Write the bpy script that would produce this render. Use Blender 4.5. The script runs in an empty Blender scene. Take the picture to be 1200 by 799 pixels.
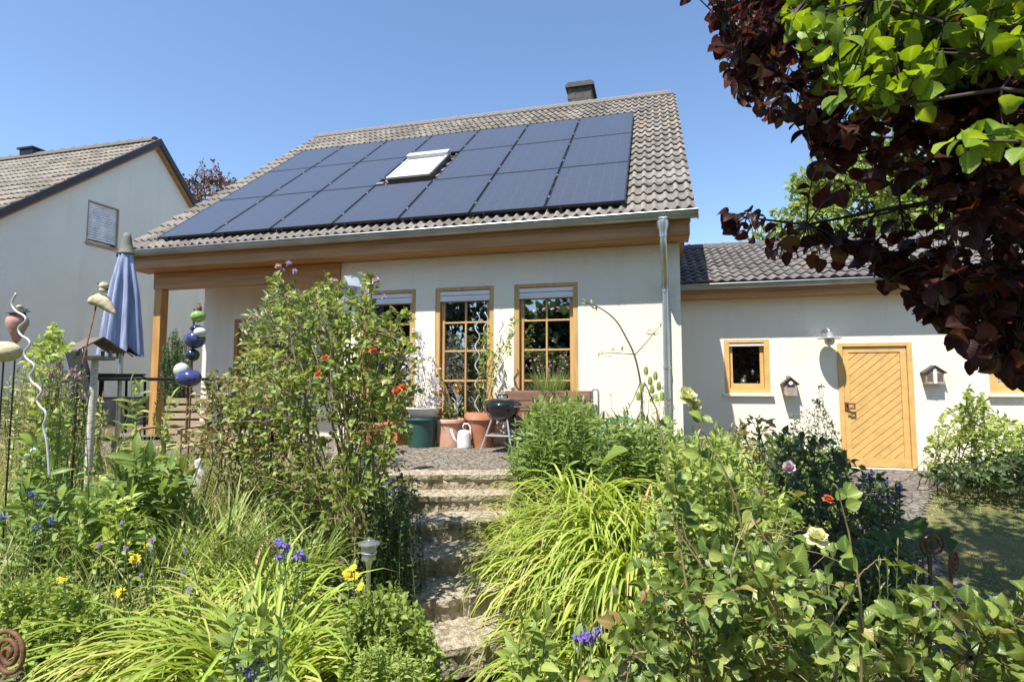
import bpy, math, numpy as np
from mathutils import Vector
SC = bpy.context.scene
COL = SC.collection
rng = np.random.default_rng(11)
PI = math.pi
# ---------------------------------------------------------------- camera numbers (also used to turn photo points + a chosen depth into places)
FPX, YAW, PITCH = 659.12, math.radians(-14.492), math.radians(4.2646)
CAM = np.array([0, 0, 1.8])
_F = np.array([math.sin(YAW)*math.cos(PITCH), math.cos(YAW)*math.cos(PITCH), math.sin(PITCH)])
_R = np.array([math.cos(YAW), -math.sin(YAW), 0]); _U = np.cross(_R, _F)
def at(u, v, Y):
    d = _R*(u-600)/FPX - _U*(v-399.5)/FPX + _F
    return CAM + d*(Y/d[1])
def atv(u, v, Y):
    d = np.outer((u-600)/FPX, _R) - np.outer((v-399.5)/FPX, _U) + _F
    return CAM + d*(Y/d[:, 1])[:, None]
def proj(P):
    q = np.asarray(P) - CAM
    z = q@_F
    zz = np.where(np.abs(z) < .05, .05, z)
    return 600+FPX*(q@_R)/zz, 399.5-FPX*(q@_U)/zz, z
def pxm(u, Y):                                   # metres per photo pixel at that place
    return float((at(u, 400, Y)-CAM)@_F)/FPX
def inpoly(u, v, poly):
    poly = np.asarray(poly, float); r = np.zeros(len(u), bool); n = len(poly)
    for i in range(n):
        x0, y0 = poly[i]; x1, y1 = poly[(i+1) % n]
        c = ((y0 > v) != (y1 > v)) & (u < (x1-x0)*(v-y0)/((y1-y0) if y1 != y0 else 1e-9)+x0)
        r ^= c
    return r
def sst(a, b, x):
    t = np.clip((np.asarray(x, float)-a)/(b-a), 0, 1); return t*t*(3-2*t)
# ---------------------------------------------------------------- materials
def _nt(name):
    m = bpy.data.materials.new(name); m.use_nodes = True
    nt = m.node_tree; p = nt.nodes['Principled BSDF']; return m, nt, p
def _mapnoise(nt, scale, detail=4, stretch=None, coord='Object'):
    tc = nt.nodes.new('ShaderNodeTexCoord'); src = tc.outputs[coord]
    if stretch:
        mp = nt.nodes.new('ShaderNodeMapping'); mp.inputs['Scale'].default_value = stretch
        nt.links.new(src, mp.inputs[0]); src = mp.outputs[0]
    n = nt.nodes.new('ShaderNodeTexNoise'); n.inputs['Scale'].default_value = scale; n.inputs['Detail'].default_value = detail
    nt.links.new(src, n.inputs['Vector']); return n.outputs['Fac']
def _ramp(nt, fac, stops):
    r = nt.nodes.new('ShaderNodeValToRGB'); e = r.color_ramp.elements
    while len(e) < len(stops): e.new(.5)
    for k, (p, c) in enumerate(stops):
        e[k].position = p; e[k].color = (*c, 1)
    nt.links.new(fac, r.inputs[0]); return r.outputs[0]
def _bump(nt, p, fac, strength, dist=.01):
    b = nt.nodes.new('ShaderNodeBump'); b.inputs['Strength'].default_value = strength; b.inputs['Distance'].default_value = dist
    nt.links.new(fac, b.inputs['Height']); nt.links.new(b.outputs[0], p.inputs['Normal'])
def mat(name, col, rough=.6, metal=0., var=.18, scale=6., bump=0., bscale=40., stretch=None, spec=.5, dist=.01, alt=None, coat=0):
    m, nt, p = _nt(name)
    c = np.array(col); lo = tuple(np.clip(c*(1-var), 0, 1)); hi = tuple(np.clip(c*(1+var), 0, 1))
    f = _mapnoise(nt, scale, 5, stretch)
    st = [(.3, lo), (.7, hi)]
    if alt: st = [(.25, lo), (.55, hi), (.75, alt)]
    nt.links.new(_ramp(nt, f, st), p.inputs['Base Color'])
    p.inputs['Roughness'].default_value = rough; p.inputs['Metallic'].default_value = metal
    p.inputs['Specular IOR Level'].default_value = spec
    p.inputs['Coat Weight'].default_value = coat
    if bump: _bump(nt, p, _mapnoise(nt, bscale, 4, stretch), bump, dist)
    return m
def _math(nt, op, x, y=None, z=None):
    n = nt.nodes.new('ShaderNodeMath'); n.operation = op
    for k, q in enumerate((x, y, z)):
        if q is None: continue
        if isinstance(q, (int, float)): n.inputs[k].default_value = q
        else: nt.links.new(q, n.inputs[k])
    return n.outputs[0]
def leafmat(name, stops, trans=.35, rough=.42, tcol=None, spec=.4, gain=1.35, veins=7, tan=None, hue=.485):
    """leaf colour differs from leaf to leaf (random per mesh island), paler midrib, raised side veins; light passes through"""
    m, nt, p = _nt(name); L = nt.links
    g = nt.nodes.new('ShaderNodeNewGeometry'); rnd = g.outputs['Random Per Island']
    stops = [(q, tuple(min(c*gain, .62) for c in cc)) for q, cc in stops]
    col = _ramp(nt, rnd, stops)
    nz = _mapnoise(nt, 1.3, 2)
    hs = nt.nodes.new('ShaderNodeHueSaturation'); L.new(col, hs.inputs['Color'])
    mr = nt.nodes.new('ShaderNodeMapRange'); mr.inputs[1].default_value = .3; mr.inputs[2].default_value = .7
    mr.inputs[3].default_value = .78; mr.inputs[4].default_value = 1.22
    L.new(nz, mr.inputs[0]); L.new(mr.outputs[0], hs.inputs['Value']); c = hs.outputs[0]
    ar = nt.nodes.new('ShaderNodeAttribute'); ar.attribute_name = 'rib'; al = nt.nodes.new('ShaderNodeAttribute'); al.attribute_name = 'along'
    rib = _math(nt, 'MULTIPLY', _math(nt, 'POWER', ar.outputs['Fac'], 7.), .45)
    mx0 = nt.nodes.new('ShaderNodeMix'); mx0.data_type = 'RGBA'; L.new(rib, mx0.inputs[0]); L.new(c, mx0.inputs[6]); mx0.inputs[7].default_value = (*[min(.6, q*1.7+.03) for q in stops[len(stops)//2][1]], 1); c = mx0.outputs[2]
    if tan:                                                          # dry tips on some blades
        mt = nt.nodes.new('ShaderNodeMapRange'); mt.inputs[1].default_value = .78; mt.inputs[2].default_value = 1.
        L.new(al.outputs['Fac'], mt.inputs[0]); f = _math(nt, 'MULTIPLY', mt.outputs[0], _math(nt, 'GREATER_THAN', _math(nt, 'FRACT', _math(nt, 'MULTIPLY', rnd, 17.3)), .6))
        mx1 = nt.nodes.new('ShaderNodeMix'); mx1.data_type = 'RGBA'; L.new(f, mx1.inputs[0]); L.new(c, mx1.inputs[6]); mx1.inputs[7].default_value = (*tan, 1); c = mx1.outputs[2]
    # small blemishes
    bl = _mapnoise(nt, 38, 3); mb_ = nt.nodes.new('ShaderNodeMapRange'); mb_.inputs[1].default_value = .66; mb_.inputs[2].default_value = .75; L.new(bl, mb_.inputs[0])
    mx2 = nt.nodes.new('ShaderNodeMix'); mx2.data_type = 'RGBA'; L.new(_math(nt, 'MULTIPLY', mb_.outputs[0], .5), mx2.inputs[0]); L.new(c, mx2.inputs[6]); mx2.inputs[7].default_value = (.16, .11, .04, 1); c = mx2.outputs[2]
    L.new(c, p.inputs['Base Color'])
    p.inputs['Roughness'].default_value = rough; p.inputs['Specular IOR Level'].default_value = spec
    t = nt.nodes.new('ShaderNodeBsdfTranslucent')
    h2 = nt.nodes.new('ShaderNodeHueSaturation'); h2.inputs['Hue'].default_value = hue; h2.inputs['Saturation'].default_value = 1.1; h2.inputs['Value'].default_value = 1.5
    L.new(c, h2.inputs['Color']); L.new(h2.outputs[0], t.inputs[0])
    if tcol: t.inputs[0].default_value = (*tcol, 1); L.remove(t.inputs[0].links[0])
    mx = nt.nodes.new('ShaderNodeMixShader'); mx.inputs[0].default_value = trans
    L.new(p.outputs[0], mx.inputs[1]); L.new(t.outputs[0], mx.inputs[2])
    L.new(mx.outputs[0], nt.nodes['Material Output'].inputs['Surface'])
    if veins:
        ph = _math(nt, 'SUBTRACT', _math(nt, 'MULTIPLY', al.outputs['Fac'], float(veins)), _math(nt, 'MULTIPLY', _math(nt, 'SUBTRACT', 1., ar.outputs['Fac']), veins*.32))
        _bump(nt, p, _math(nt, 'SINE', _math(nt, 'MULTIPLY', ph, 2*PI)), .18, .0012)
    return m
# ---------------------------------------------------------------- objects
def tag(o, label=None, cat=None, group=None, kind=None):
    if label: o['label'] = label
    if cat: o['category'] = cat
    if group: o['group'] = group
    if kind: o['kind'] = kind
    return o
def thing(name, label, cat, loc=(0, 0, 0), rz=0., group=None):
    o = bpy.data.objects.new(name, None); COL.objects.link(o)
    o.location = [float(c) for c in loc]; o.rotation_euler = (0, 0, rz); o.empty_display_size = .1
    return tag(o, label, cat, group)
def worldloc(o):
    l = Vector((0, 0, 0))
    while o: l += o.location; o = o.parent
    return l
def link(me, name, material=None, parent=None, world=False, smooth=False, bevel=0., loc=None):
    if material is not None:
        for mm in (material if isinstance(material, (list, tuple)) else [material]): me.materials.append(mm)
    if smooth: me.polygons.foreach_set('use_smooth', np.ones(len(me.polygons), bool))
    o = bpy.data.objects.new(name, me); COL.objects.link(o)
    if parent is not None:
        o.parent = parent
        if world:
            w = worldloc(parent); me.transform(__import__('mathutils').Matrix.Translation(-w))
    if loc is not None: o.location = loc
    if bevel:
        b = o.modifiers.new('bevel', 'BEVEL'); b.width = bevel; b.segments = 2; b.limit_method = 'ANGLE'; b.angle_limit = .6
    return o
def npmesh(name, V, tris=None, quads=None):
    me = bpy.data.meshes.new(name); V = np.ascontiguousarray(V, np.float32)
    tris = np.zeros((0, 3), int) if tris is None else np.asarray(tris).reshape(-1, 3)
    quads = np.zeros((0, 4), int) if quads is None else np.asarray(quads).reshape(-1, 4)
    me.vertices.add(len(V)); me.vertices.foreach_set('co', V.ravel())
    nl = tris.size+quads.size; me.loops.add(nl)
    me.loops.foreach_set('vertex_index', np.concatenate([tris.ravel(), quads.ravel()]).astype(np.int32))
    nt_, nq = len(tris), len(quads); me.polygons.add(nt_+nq)
    starts = np.concatenate([np.arange(nt_)*3, nt_*3+np.arange(nq)*4]).astype(np.int32)
    me.polygons.foreach_set('loop_start', starts)
    me.update(calc_edges=True); me.validate(); return me
class MB:
    def __init__(s): s.v = []; s.f = []; s.m = []
    def add(s, V, F, mi=0):
        b = len(s.v); s.v += [tuple(map(float, p)) for p in V]
        for f in F: s.f.append([i+b for i in f]); s.m.append(mi)
        return s
    def box(s, x0, x1, y0, y1, z0, z1, mi=0):
        V = [(x, y, z) for z in (z0, z1) for y in (y0, y1) for x in (x0, x1)]
        return s.add(V, [(0, 2, 3, 1), (4, 5, 7, 6), (0, 1, 5, 4), (2, 6, 7, 3), (0, 4, 6, 2), (1, 3, 7, 5)], mi)
    def bar(s, a, b, w, h, up=(0, 0, 1), mi=0):                   # box-section bar from a to b
        a = np.array(a, float); b = np.array(b, float); d = b-a; d /= np.linalg.norm(d)
        u = np.array(up, float); 
        if abs(d@u) > .95: u = np.array([1., 0, 0])
        r = np.cross(d, u); r /= np.linalg.norm(r); u = np.cross(r, d)
        V = [p+r*w/2*i+u*h/2*j for p in (a, b) for j in (-1, 1) for i in (-1, 1)]
        return s.add(V, [(0, 2, 3, 1), (4, 5, 7, 6), (0, 1, 5, 4), (2, 6, 7, 3), (0, 4, 6, 2), (1, 3, 7, 5)], mi)
    def tube(s, pts, r, n=6, caps=True, mi=0):
        pts = np.array(pts, float); k = len(pts); rr = np.broadcast_to(np.asarray(r, float), (k,))
        T = np.gradient(pts, axis=0); T /= np.linalg.norm(T, axis=1)[:, None]+1e-12
        u = np.array([0, 0, 1.]) if abs(T[0][2]) < .9 else np.array([1., 0, 0])
        V = []
        for i in range(k):
            u = u-T[i]*(u@T[i]); u /= np.linalg.norm(u)+1e-12; w = np.cross(T[i], u)
            for j in range(n):
                a = 2*PI*j/n; V.append(pts[i]+rr[i]*(math.cos(a)*u+math.sin(a)*w))
        F = [(i*n+j, i*n+(j+1) % n, (i+1)*n+(j+1) % n, (i+1)*n+j) for i in range(k-1) for j in range(n)]
        if caps: F += [list(range(n))[::-1], [(k-1)*n+j for j in range(n)]]
        return s.add(V, F, mi)
    def cyl(s, a, b, r0, r1=None, n=16, mi=0): return s.tube([a, b], [r0, r0 if r1 is None else r1], n, True, mi)
    def lathe(s, prof, n=24, c=(0, 0, 0), mi=0, sx=1, sy=1):
        V = [(c[0]+r*sx*math.cos(2*PI*j/n), c[1]+r*sy*math.sin(2*PI*j/n), c[2]+z) for r, z in prof for j in range(n)]
        k = len(prof)
        F = [(i*n+j, i*n+(j+1) % n, (i+1)*n+(j+1) % n, (i+1)*n+j) for i in range(k-1) for j in range(n)]
        if prof[0][0] > 1e-6: F.append(list(range(n))[::-1])
        if prof[-1][0] > 1e-6: F.append([(k-1)*n+j for j in range(n)])
        return s.add(V, F, mi)
    def ell(s, c, r, n=16, k=10, ax=None, mi=0):
        prof = [(max(1e-5, math.sin(PI*i/k)), -math.cos(PI*i/k)) for i in range(k+1)]
        V = np.array([(a*math.cos(2*PI*j/n), a*math.sin(2*PI*j/n), z) for a, z in prof for j in range(n)])*np.array(r)
        if ax is not None:
            ax = np.array(ax, float); ax /= np.linalg.norm(ax)
            u = np.cross(ax, (0, 0, 1)) if abs(ax[2]) < .95 else np.array([1., 0, 0]); u /= np.linalg.norm(u); w = np.cross(ax, u)
            V = V@np.array([u, w, ax])
        F = [(i*n+j, i*n+(j+1) % n, (i+1)*n+(j+1) % n, (i+1)*n+j) for i in range(k) for j in range(n)]
        return s.add(V+np.array(c), F, mi)
    def prism(s, poly, a, b, axis='y', mi=0):                       # polygon (2 coords) pushed from a to b along axis
        mk = {'y': lambda p, t: (p[0], t, p[1]), 'x': lambda p, t: (t, p[0], p[1]), 'z': lambda p, t: (p[0], p[1], t)}[axis]
        n = len(poly); V = [mk(p, t) for t in (a, b) for p in poly]
        return s.add(V, [list(range(n))[::-1], list(range(n, 2*n))]+[(i, (i+1) % n, n+(i+1) % n, n+i) for i in range(n)], mi)
    def build(s, name, material=None, parent=None, world=False, smooth=False, bevel=0., loc=None, recalc=True):
        me = bpy.data.meshes.new(name); me.from_pydata(s.v, [], s.f)
        if any(s.m): me.polygons.foreach_set('material_index', s.m)
        if recalc:
            import bmesh
            bm = bmesh.new(); bm.from_mesh(me); bmesh.ops.recalc_face_normals(bm, faces=bm.faces); bm.to_mesh(me); bm.free()
        if smooth and smooth is not True:
            o = link(me, name, material, parent, world, True, bevel, loc)
            try: me.set_sharp_from_angle(angle=smooth)
            except Exception: pass
            return o
        return link(me, name, material, parent, world, bool(smooth), bevel, loc)
SM = .7   # smooth shading that keeps edges sharper than 40 degrees
# ---------------------------------------------------------------- foliage geometry
def nrm(a): return a/(np.linalg.norm(a, axis=-1, keepdims=True)+1e-9)
ROWS = {'hazel': [(.05, .42), (.17, .80), (.30, .93), (.44, 1.02), (.58, .93), (.72, .80), (.84, .52), (.93, .30)], 'ovate': [(.28, .95), (.62, .8)], 'round': [(.06, .45), (.22, .86), (.45, 1.02), (.68, .90), (.85, .58)], 'lance': [(.22, .8), (.55, 1.), (.8, .6)], 'tri': [(.4, 1.)],
        'rose': [(.08, .42), (.24, .84), (.42, 1.0), (.60, .92), (.78, .62), (.9, .32)]}
class Leaves:
    """collects leaf blades: folded along the midrib, curved down to the tip"""
    def __init__(s): s.V = []; s.T = []; s.Q = []; s.A = []; s.n = 0
    def put(s, pos, d, up, L, W, shape='ovate', curl=.25, fold=.25):
        pos = np.atleast_2d(pos); n = len(pos)
        if n == 0: return
        d = nrm(np.broadcast_to(d, pos.shape).astype(float)); up = np.broadcast_to(up, pos.shape)
        sd = nrm(np.cross(d, up)); up = np.cross(sd, d)
        L = np.broadcast_to(L, (n,))[:, None]; W = np.broadcast_to(W, (n,))[:, None]
        curl = np.broadcast_to(curl, (n,))[:, None]
        rows = ROWS[shape]; k = len(rows); m = 2+3*k
        out = np.zeros((n, m, 3))
        ax = lambda t: pos+d*L*t*(1-.25*curl*t)-up*L*curl*t*t
        out[:, 0] = pos; out[:, m-1] = ax(1.)
        for i, (t, w) in enumerate(rows):
            c = ax(t); lift = up*(W*w*fold)
            ja, jb = (1+.07*rng.normal(0, 1, (2, n, 1)))
            out[:, 1+3*i] = c-sd*W*w*.5*ja+lift; out[:, 2+3*i] = c; out[:, 3+3*i] = c+sd*W*w*.5*jb+lift
        at_ = np.zeros((m, 2)); at_[0] = (1, 0); at_[-1] = (1, 1)
        for i, (t, w) in enumerate(rows): at_[1+3*i] = (0, t); at_[2+3*i] = (1, t); at_[3+3*i] = (0, t)
        s.A.append(np.tile(at_, (n, 1)))
        b = (s.n+np.arange(n)*m)[:, None]
        tr = [(0, 2, 1), (0, 3, 2)]; la = 1+3*(k-1); tr += [(la, la+1, m-1), (la+1, la+2, m-1)]
        qd = []
        for i in range(k-1):
            a = 1+3*i; qd += [(a, a+1, a+4, a+3), (a+1, a+2, a+5, a+4)]
        s.V.append(out.reshape(-1, 3))
        s.T.append((b[:, None]+np.array(tr)[None]).reshape(-1, 3))
        if qd: s.Q.append((b[:, None]+np.array(qd)[None]).reshape(-1, 4))
        s.n += n*m
    def straps(s, base, d0, L, W, droop, k=7, fold=.3, twist=None):
        """long arching blades: base points, start directions, length, width, how far they bow over"""
        base = np.atleast_2d(base); n = len(base); d = nrm(d0.astype(float))
        L = np.broadcast_to(L, (n,)); W = np.broadcast_to(W, (n,)); droop = np.broadcast_to(droop, (n,))
        out = np.zeros((n, k, 3, 3)); p = base.astype(float).copy()
        hor = nrm(d*np.array([1, 1, 0])+rng.normal(0, .05, d.shape)*np.array([1, 1, 0]))
        sd = nrm(np.cross(d, np.array([0, 0, 1.]))+1e-6)
        el = np.arctan2(d[:, 2], np.linalg.norm(d[:, :2], axis=1))
        for i in range(k):
            t = i/(k-1)
            e = el-droop*t**1.6
            dd = hor*np.cos(e)[:, None]+np.array([0, 0, 1.])*np.sin(e)[:, None]
            if i: p = p+dd*(L/(k-1))[:, None]
            u = np.cross(sd, dd)
            w = W*(.75+.5*t if t < .4 else .95*(1-((t-.4)/.6)**2.2)+.02)
            out[:, i, 1] = p
            out[:, i, 0] = p-sd*(w*.5)[:, None]+u*(w*fold)[:, None]; out[:, i, 2] = p+sd*(w*.5)[:, None]+u*(w*fold)[:, None]
        at_ = np.array([(q, i/(k-1)) for i in range(k) for q in (0, 1, 0)], float); s.A.append(np.tile(at_, (n, 1)))
        b = (s.n+np.arange(n)*k*3)[:, None]; qd = []
        for i in range(k-1):
            a = 3*i; qd += [(a, a+1, a+4, a+3), (a+1, a+2, a+5, a+4)]
        s.V.append(out.reshape(-1, 3)); s.Q.append((b[:, None]+np.array(qd)[None]).reshape(-1, 4)); s.n += n*k*3
    def build(s, name, material, parent=None, world=True, kind=None):
        me = npmesh(name, np.concatenate(s.V), np.concatenate(s.T) if s.T else None, np.concatenate(s.Q) if s.Q else None)
        A = np.concatenate(s.A).astype(np.float32)
        if len(A) == len(me.vertices):
            for q, nm in enumerate(('rib', 'along')): at_ = me.attributes.new(nm, 'FLOAT', 'POINT'); at_.data.foreach_set('value', np.ascontiguousarray(A[:, q]))
        return link(me, name, material, parent, world, smooth=True)
class Twigs:
    def __init__(s): s.V = []; s.Q = []; s.n = 0
    def put(s, pts, r0, r1, n=4):
        pts = np.asarray(pts, float); k = len(pts); T = nrm(np.gradient(pts, axis=0))
        ref = np.array([.31, .42, .85]) if abs(T[0]@np.array([.31, .42, .85])) < .9 else np.array([1., 0, 0])
        u = nrm(np.cross(T, ref)); w = np.cross(T, u); r = np.linspace(r0, r1, k)[:, None]
        V = np.stack([pts+r*(math.cos(2*PI*j/n)*u+math.sin(2*PI*j/n)*w) for j in range(n)], 1)
        q = [(i*n+j, i*n+(j+1) % n, (i+1)*n+(j+1) % n, (i+1)*n+j) for i in range(k-1) for j in range(n)]
        s.V.append(V.reshape(-1, 3)); s.Q.append(np.array(q)+s.n); s.n += k*n
    def build(s, name, material, parent=None, world=True):
        me = npmesh(name, np.concatenate(s.V), None, np.concatenate(s.Q)); return link(me, name, material, parent, world, smooth=True)
def bez(a, c, b, n=6):
    t = np.linspace(0, 1, n)[:, None]; return (1-t)**2*np.asarray(a)+2*t*(1-t)*np.asarray(c)+t*t*np.asarray(b)
def along(pts, gap, t0=0., jit=.3):
    """points, tangents spaced along a polyline"""
    pts = np.asarray(pts); seg = np.linalg.norm(np.diff(pts, axis=0), axis=1); cum = np.concatenate([[0], np.cumsum(seg)]); Lt = cum[-1]
    n = max(1, int(Lt*(1-t0)/gap)); s_ = Lt*t0+(np.arange(n)+.5+rng.uniform(-jit, jit, n))*Lt*(1-t0)/n
    s_ = np.clip(s_, 0, Lt*.999); i = np.clip(np.searchsorted(cum, s_)-1, 0, len(seg)-1)
    f = ((s_-cum[i])/(seg[i]+1e-9))[:, None]
    return pts[i]*(1-f)+pts[i+1]*f, nrm(pts[i+1]-pts[i])
def dress(lv, pts, gap, L, W, shape, t0=.2, out=.8, up=.35, curl=.25, fold=.25, compound=0, tip=True, whorl=1, flat=.5):
    """leaves along a twig; compound = leaflets per leaf as on roses"""
    p, t = along(pts, gap, t0)
    if whorl > 1: p = np.repeat(p, whorl, 0); t = np.repeat(t, whorl, 0)
    n = len(p); r = rng.normal(0, 1, (n, 3)); r -= t*np.sum(r*t, 1)[:, None]; r = nrm(r)
    d = nrm(r*out+t*.45+np.array([0, 0, up])*rng.uniform(.2, 1.3, (n, 1)))
    u = nrm(np.array([0, 0, 1.])*flat+rng.normal(0, .45, (n, 3))+r*-.15)
    ll = L*rng.uniform(.5, 1.25, n)
    if compound:
        pet = ll*1.3
        for q in range(compound):
            if q == 0: b = p+d*pet[:, None]; dd = d
            else:
                side = 1 if q % 2 else -1; s_ = nrm(np.cross(d, u))*side
                b = p+d*(pet*(.88-.42*((q-1)//2)))[:, None]; dd = nrm(s_*.95+d*.4)
            lv.put(b, dd+rng.normal(0, .12, d.shape), u+rng.normal(0, .2, u.shape), ll*(1. if q == 0 else .85), ll*W/L, shape, curl, fold)
    else: lv.put(p, d, u, ll, ll*W/L, shape, curl, fold)
    if tip:
        e = np.asarray(pts)[-1:]; lv.put(e, nrm(np.asarray(pts)[-1]-np.asarray(pts)[-2]), u[:1], L, W, shape, curl, fold)
_SX, _SY = np.array([-.2, -.2, -.75, -1.13, -1.5, -1.9, -2.2, -2.3]), np.array([-3., 0, 2.6, 3.65, 4.25, 4.9, 5.5, 6.])
def ground(X, Y):
    X = np.asarray(X, float); Y = np.asarray(Y, float)
    d = X-np.interp(Y, _SY, _SX)                                    # sideways distance from the stair line
    left = (.47+.36*sst(2.6, 5.2, Y))*sst(.3, 1.7, Y)
    mid = (.30+.53*sst(2.4, 5.3, Y))*sst(.6, 2.2, Y)
    zr = .43*sst(2.8, 8.5, Y); w = sst(.1, 1.5, X)
    right = mid*(1-w)+zr*w
    z = np.where(d < 0, left, right)
    stair = np.clip(.10+(Y-3.75)*.395, 0, .87)-.22*sst(2.4, 3.2, Y)
    k = sst(.52, 1.0, np.abs(d))*(Y < 5.6)+(Y >= 5.6)
    z = stair*(1-k)+z*k
    far = sst(-13, -30, X)+sst(12, 40, X)+sst(30, 70, Y)+sst(-6, -40, Y)
    return z*(1-.6*np.clip(far, 0, 1))-.02
def gz(x, y): return float(ground(x, y))
# ================================================================ world, sun, camera
w = bpy.data.worlds.new('World'); SC.world = w; w.use_nodes = True
sky = w.node_tree.nodes.new('ShaderNodeTexSky'); sky.sky_type = 'NISHITA'; sky.sun_disc = False
SUN = Vector((-.40, -1., 1.95)).normalized()
sky.sun_elevation = math.asin(SUN.z); sky.sun_rotation = math.atan2(SUN.x, SUN.y)
sky.air_density = 1.0; sky.dust_density = .15; sky.ozone_density = 3.6; sky.altitude = 200
bgn = w.node_tree.nodes['Background']; w.node_tree.links.new(sky.outputs[0], bgn.inputs[0]); bgn.inputs[1].default_value = .118
sl = bpy.data.lights.new('sun', 'SUN'); sl.energy = 4.7; sl.angle = math.radians(.53); sl.color = (1, .955, .87)
so = bpy.data.objects.new('sun', sl); COL.objects.link(so); so.rotation_euler = SUN.to_track_quat('Z', 'Y').to_euler(); so.location = (-10, -20, 40)
cd = bpy.data.cameras.new('camera'); cam = bpy.data.objects.new('camera', cd); COL.objects.link(cam); SC.camera = cam
cam.location = CAM; cd.sensor_width = 36; cd.lens = 36*FPX/1200; cd.clip_start = .05; cd.clip_end = 3000
cam.rotation_euler = (PI/2+PITCH, 0, -YAW)
SC.view_settings.view_transform = 'Standard'; SC.view_settings.look = 'None'; SC.view_settings.gamma = 1; SC.view_settings.exposure = 1.02
SC.cycles.max_bounces = 8; SC.cycles.diffuse_bounces = 4; SC.cycles.transparent_max_bounces = 12; SC.cycles.use_denoising = True
# ================================================================ materials of the setting
def plaster(name, col):
    m, nt, p = _nt(name)
    f = _mapnoise(nt, .9, 6); c = np.array(col)
    st = _mapnoise(nt, 3.2, 5, (1, 1, .09)); gr = _mapnoise(nt, 120, 3)
    a1 = _ramp(nt, f, [(.3, tuple(c*.93)), (.65, tuple(c))]); a2 = _ramp(nt, st, [(.30, (.80, .79, .76)), (.46, (1, 1, 1))]); a3 = _ramp(nt, gr, [(.35, (.88, .88, .88)), (.6, (1, 1, 1))])
    for q in (a2, a3):
        mm = nt.nodes.new('ShaderNodeMix'); mm.data_type = 'RGBA'; mm.blend_type = 'MULTIPLY'; mm.inputs[0].default_value = .32; nt.links.new(a1, mm.inputs[6]); nt.links.new(q, mm.inputs[7]); a1 = mm.outputs[2]
    nt.links.new(a1, p.inputs['Base Color'])
    p.inputs['Roughness'].default_value = .9; p.inputs['Specular IOR Level'].default_value = .2
    _bump(nt, p, _mapnoise(nt, 60, 8), .9, .014); return m
M_wall = plaster('white_render', (.85, .785, .645))
M_nwall = plaster('grey_white_render', (.88, .88, .77))
M_plinth = mat('grey_plinth', (.2, .2, .19), .9, bump=.3)
def wood(name, col, rough=.45, var=.2, stretch=(6, 6, .7), scale=3.):
    return mat(name, col, rough, 0, var, scale, .15, 20, stretch, .4)
M_honey = wood('honey_wood', (.50, .30, .115))
M_honeyx = wood('honey_wood_rail', (.56, .31, .085), stretch=(.7, 6, 6))
M_eave = wood('brown_eave_board', (.40, .20, .065), stretch=(.4, 5, 5))
M_door = wood('larch_door_wood', (.60, .37, .13), stretch=(3, 3, 3), var=.12)
M_zinc = mat('zinc_sheet', (.36, .38, .38), .42, .75, .15, 3)
M_zincl = mat('zinc_pipe', (.5, .52, .52), .35, .85, .12, 3)
M_slate = mat('slate', (.085, .078, .066), .7, 0, .3, 8, .3, 40)
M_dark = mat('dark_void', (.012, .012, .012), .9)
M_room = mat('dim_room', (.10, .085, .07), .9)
M_shutter = mat('grey_shutter', (.74, .73, .69), .5, 0, .05)
M_white = mat('white_paint', (.75, .75, .72), .5, 0, .05)
M_black = mat('black_metal', (.018, .018, .02), .35, .3, .3)
M_rust = mat('rusty_iron', (.16, .075, .04), .8, .3, .35, 30, .3, 80)
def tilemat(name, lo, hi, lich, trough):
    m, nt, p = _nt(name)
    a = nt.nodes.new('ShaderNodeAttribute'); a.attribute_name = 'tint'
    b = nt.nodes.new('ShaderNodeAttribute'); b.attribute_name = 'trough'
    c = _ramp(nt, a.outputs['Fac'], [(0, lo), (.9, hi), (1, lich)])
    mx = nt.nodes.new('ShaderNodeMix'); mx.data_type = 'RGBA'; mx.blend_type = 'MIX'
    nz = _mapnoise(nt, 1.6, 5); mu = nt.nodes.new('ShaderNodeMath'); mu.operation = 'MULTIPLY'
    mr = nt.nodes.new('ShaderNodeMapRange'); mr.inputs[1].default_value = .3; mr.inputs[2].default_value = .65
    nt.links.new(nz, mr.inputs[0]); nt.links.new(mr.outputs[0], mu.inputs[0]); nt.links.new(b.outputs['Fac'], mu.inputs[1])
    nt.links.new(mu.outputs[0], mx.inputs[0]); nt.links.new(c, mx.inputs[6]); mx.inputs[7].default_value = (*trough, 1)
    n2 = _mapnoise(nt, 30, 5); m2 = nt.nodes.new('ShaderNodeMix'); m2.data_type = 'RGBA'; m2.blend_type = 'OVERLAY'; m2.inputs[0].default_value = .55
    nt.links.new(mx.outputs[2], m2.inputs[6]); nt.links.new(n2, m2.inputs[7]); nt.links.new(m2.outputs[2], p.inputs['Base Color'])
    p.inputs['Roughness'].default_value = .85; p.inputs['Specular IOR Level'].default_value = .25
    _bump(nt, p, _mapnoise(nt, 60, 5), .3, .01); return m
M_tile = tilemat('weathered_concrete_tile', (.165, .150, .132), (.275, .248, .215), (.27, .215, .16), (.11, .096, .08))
M_tileg = tilemat('grey_concrete_tile', (.11, .10, .098), (.17, .155, .15), (.19, .15, .12), (.07, .066, .064))
M_tilen = tilemat('pale_concrete_tile', (.15, .132, .112), (.255, .225, .187), (.26, .20, .14), (.10, .09, .075))
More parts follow.
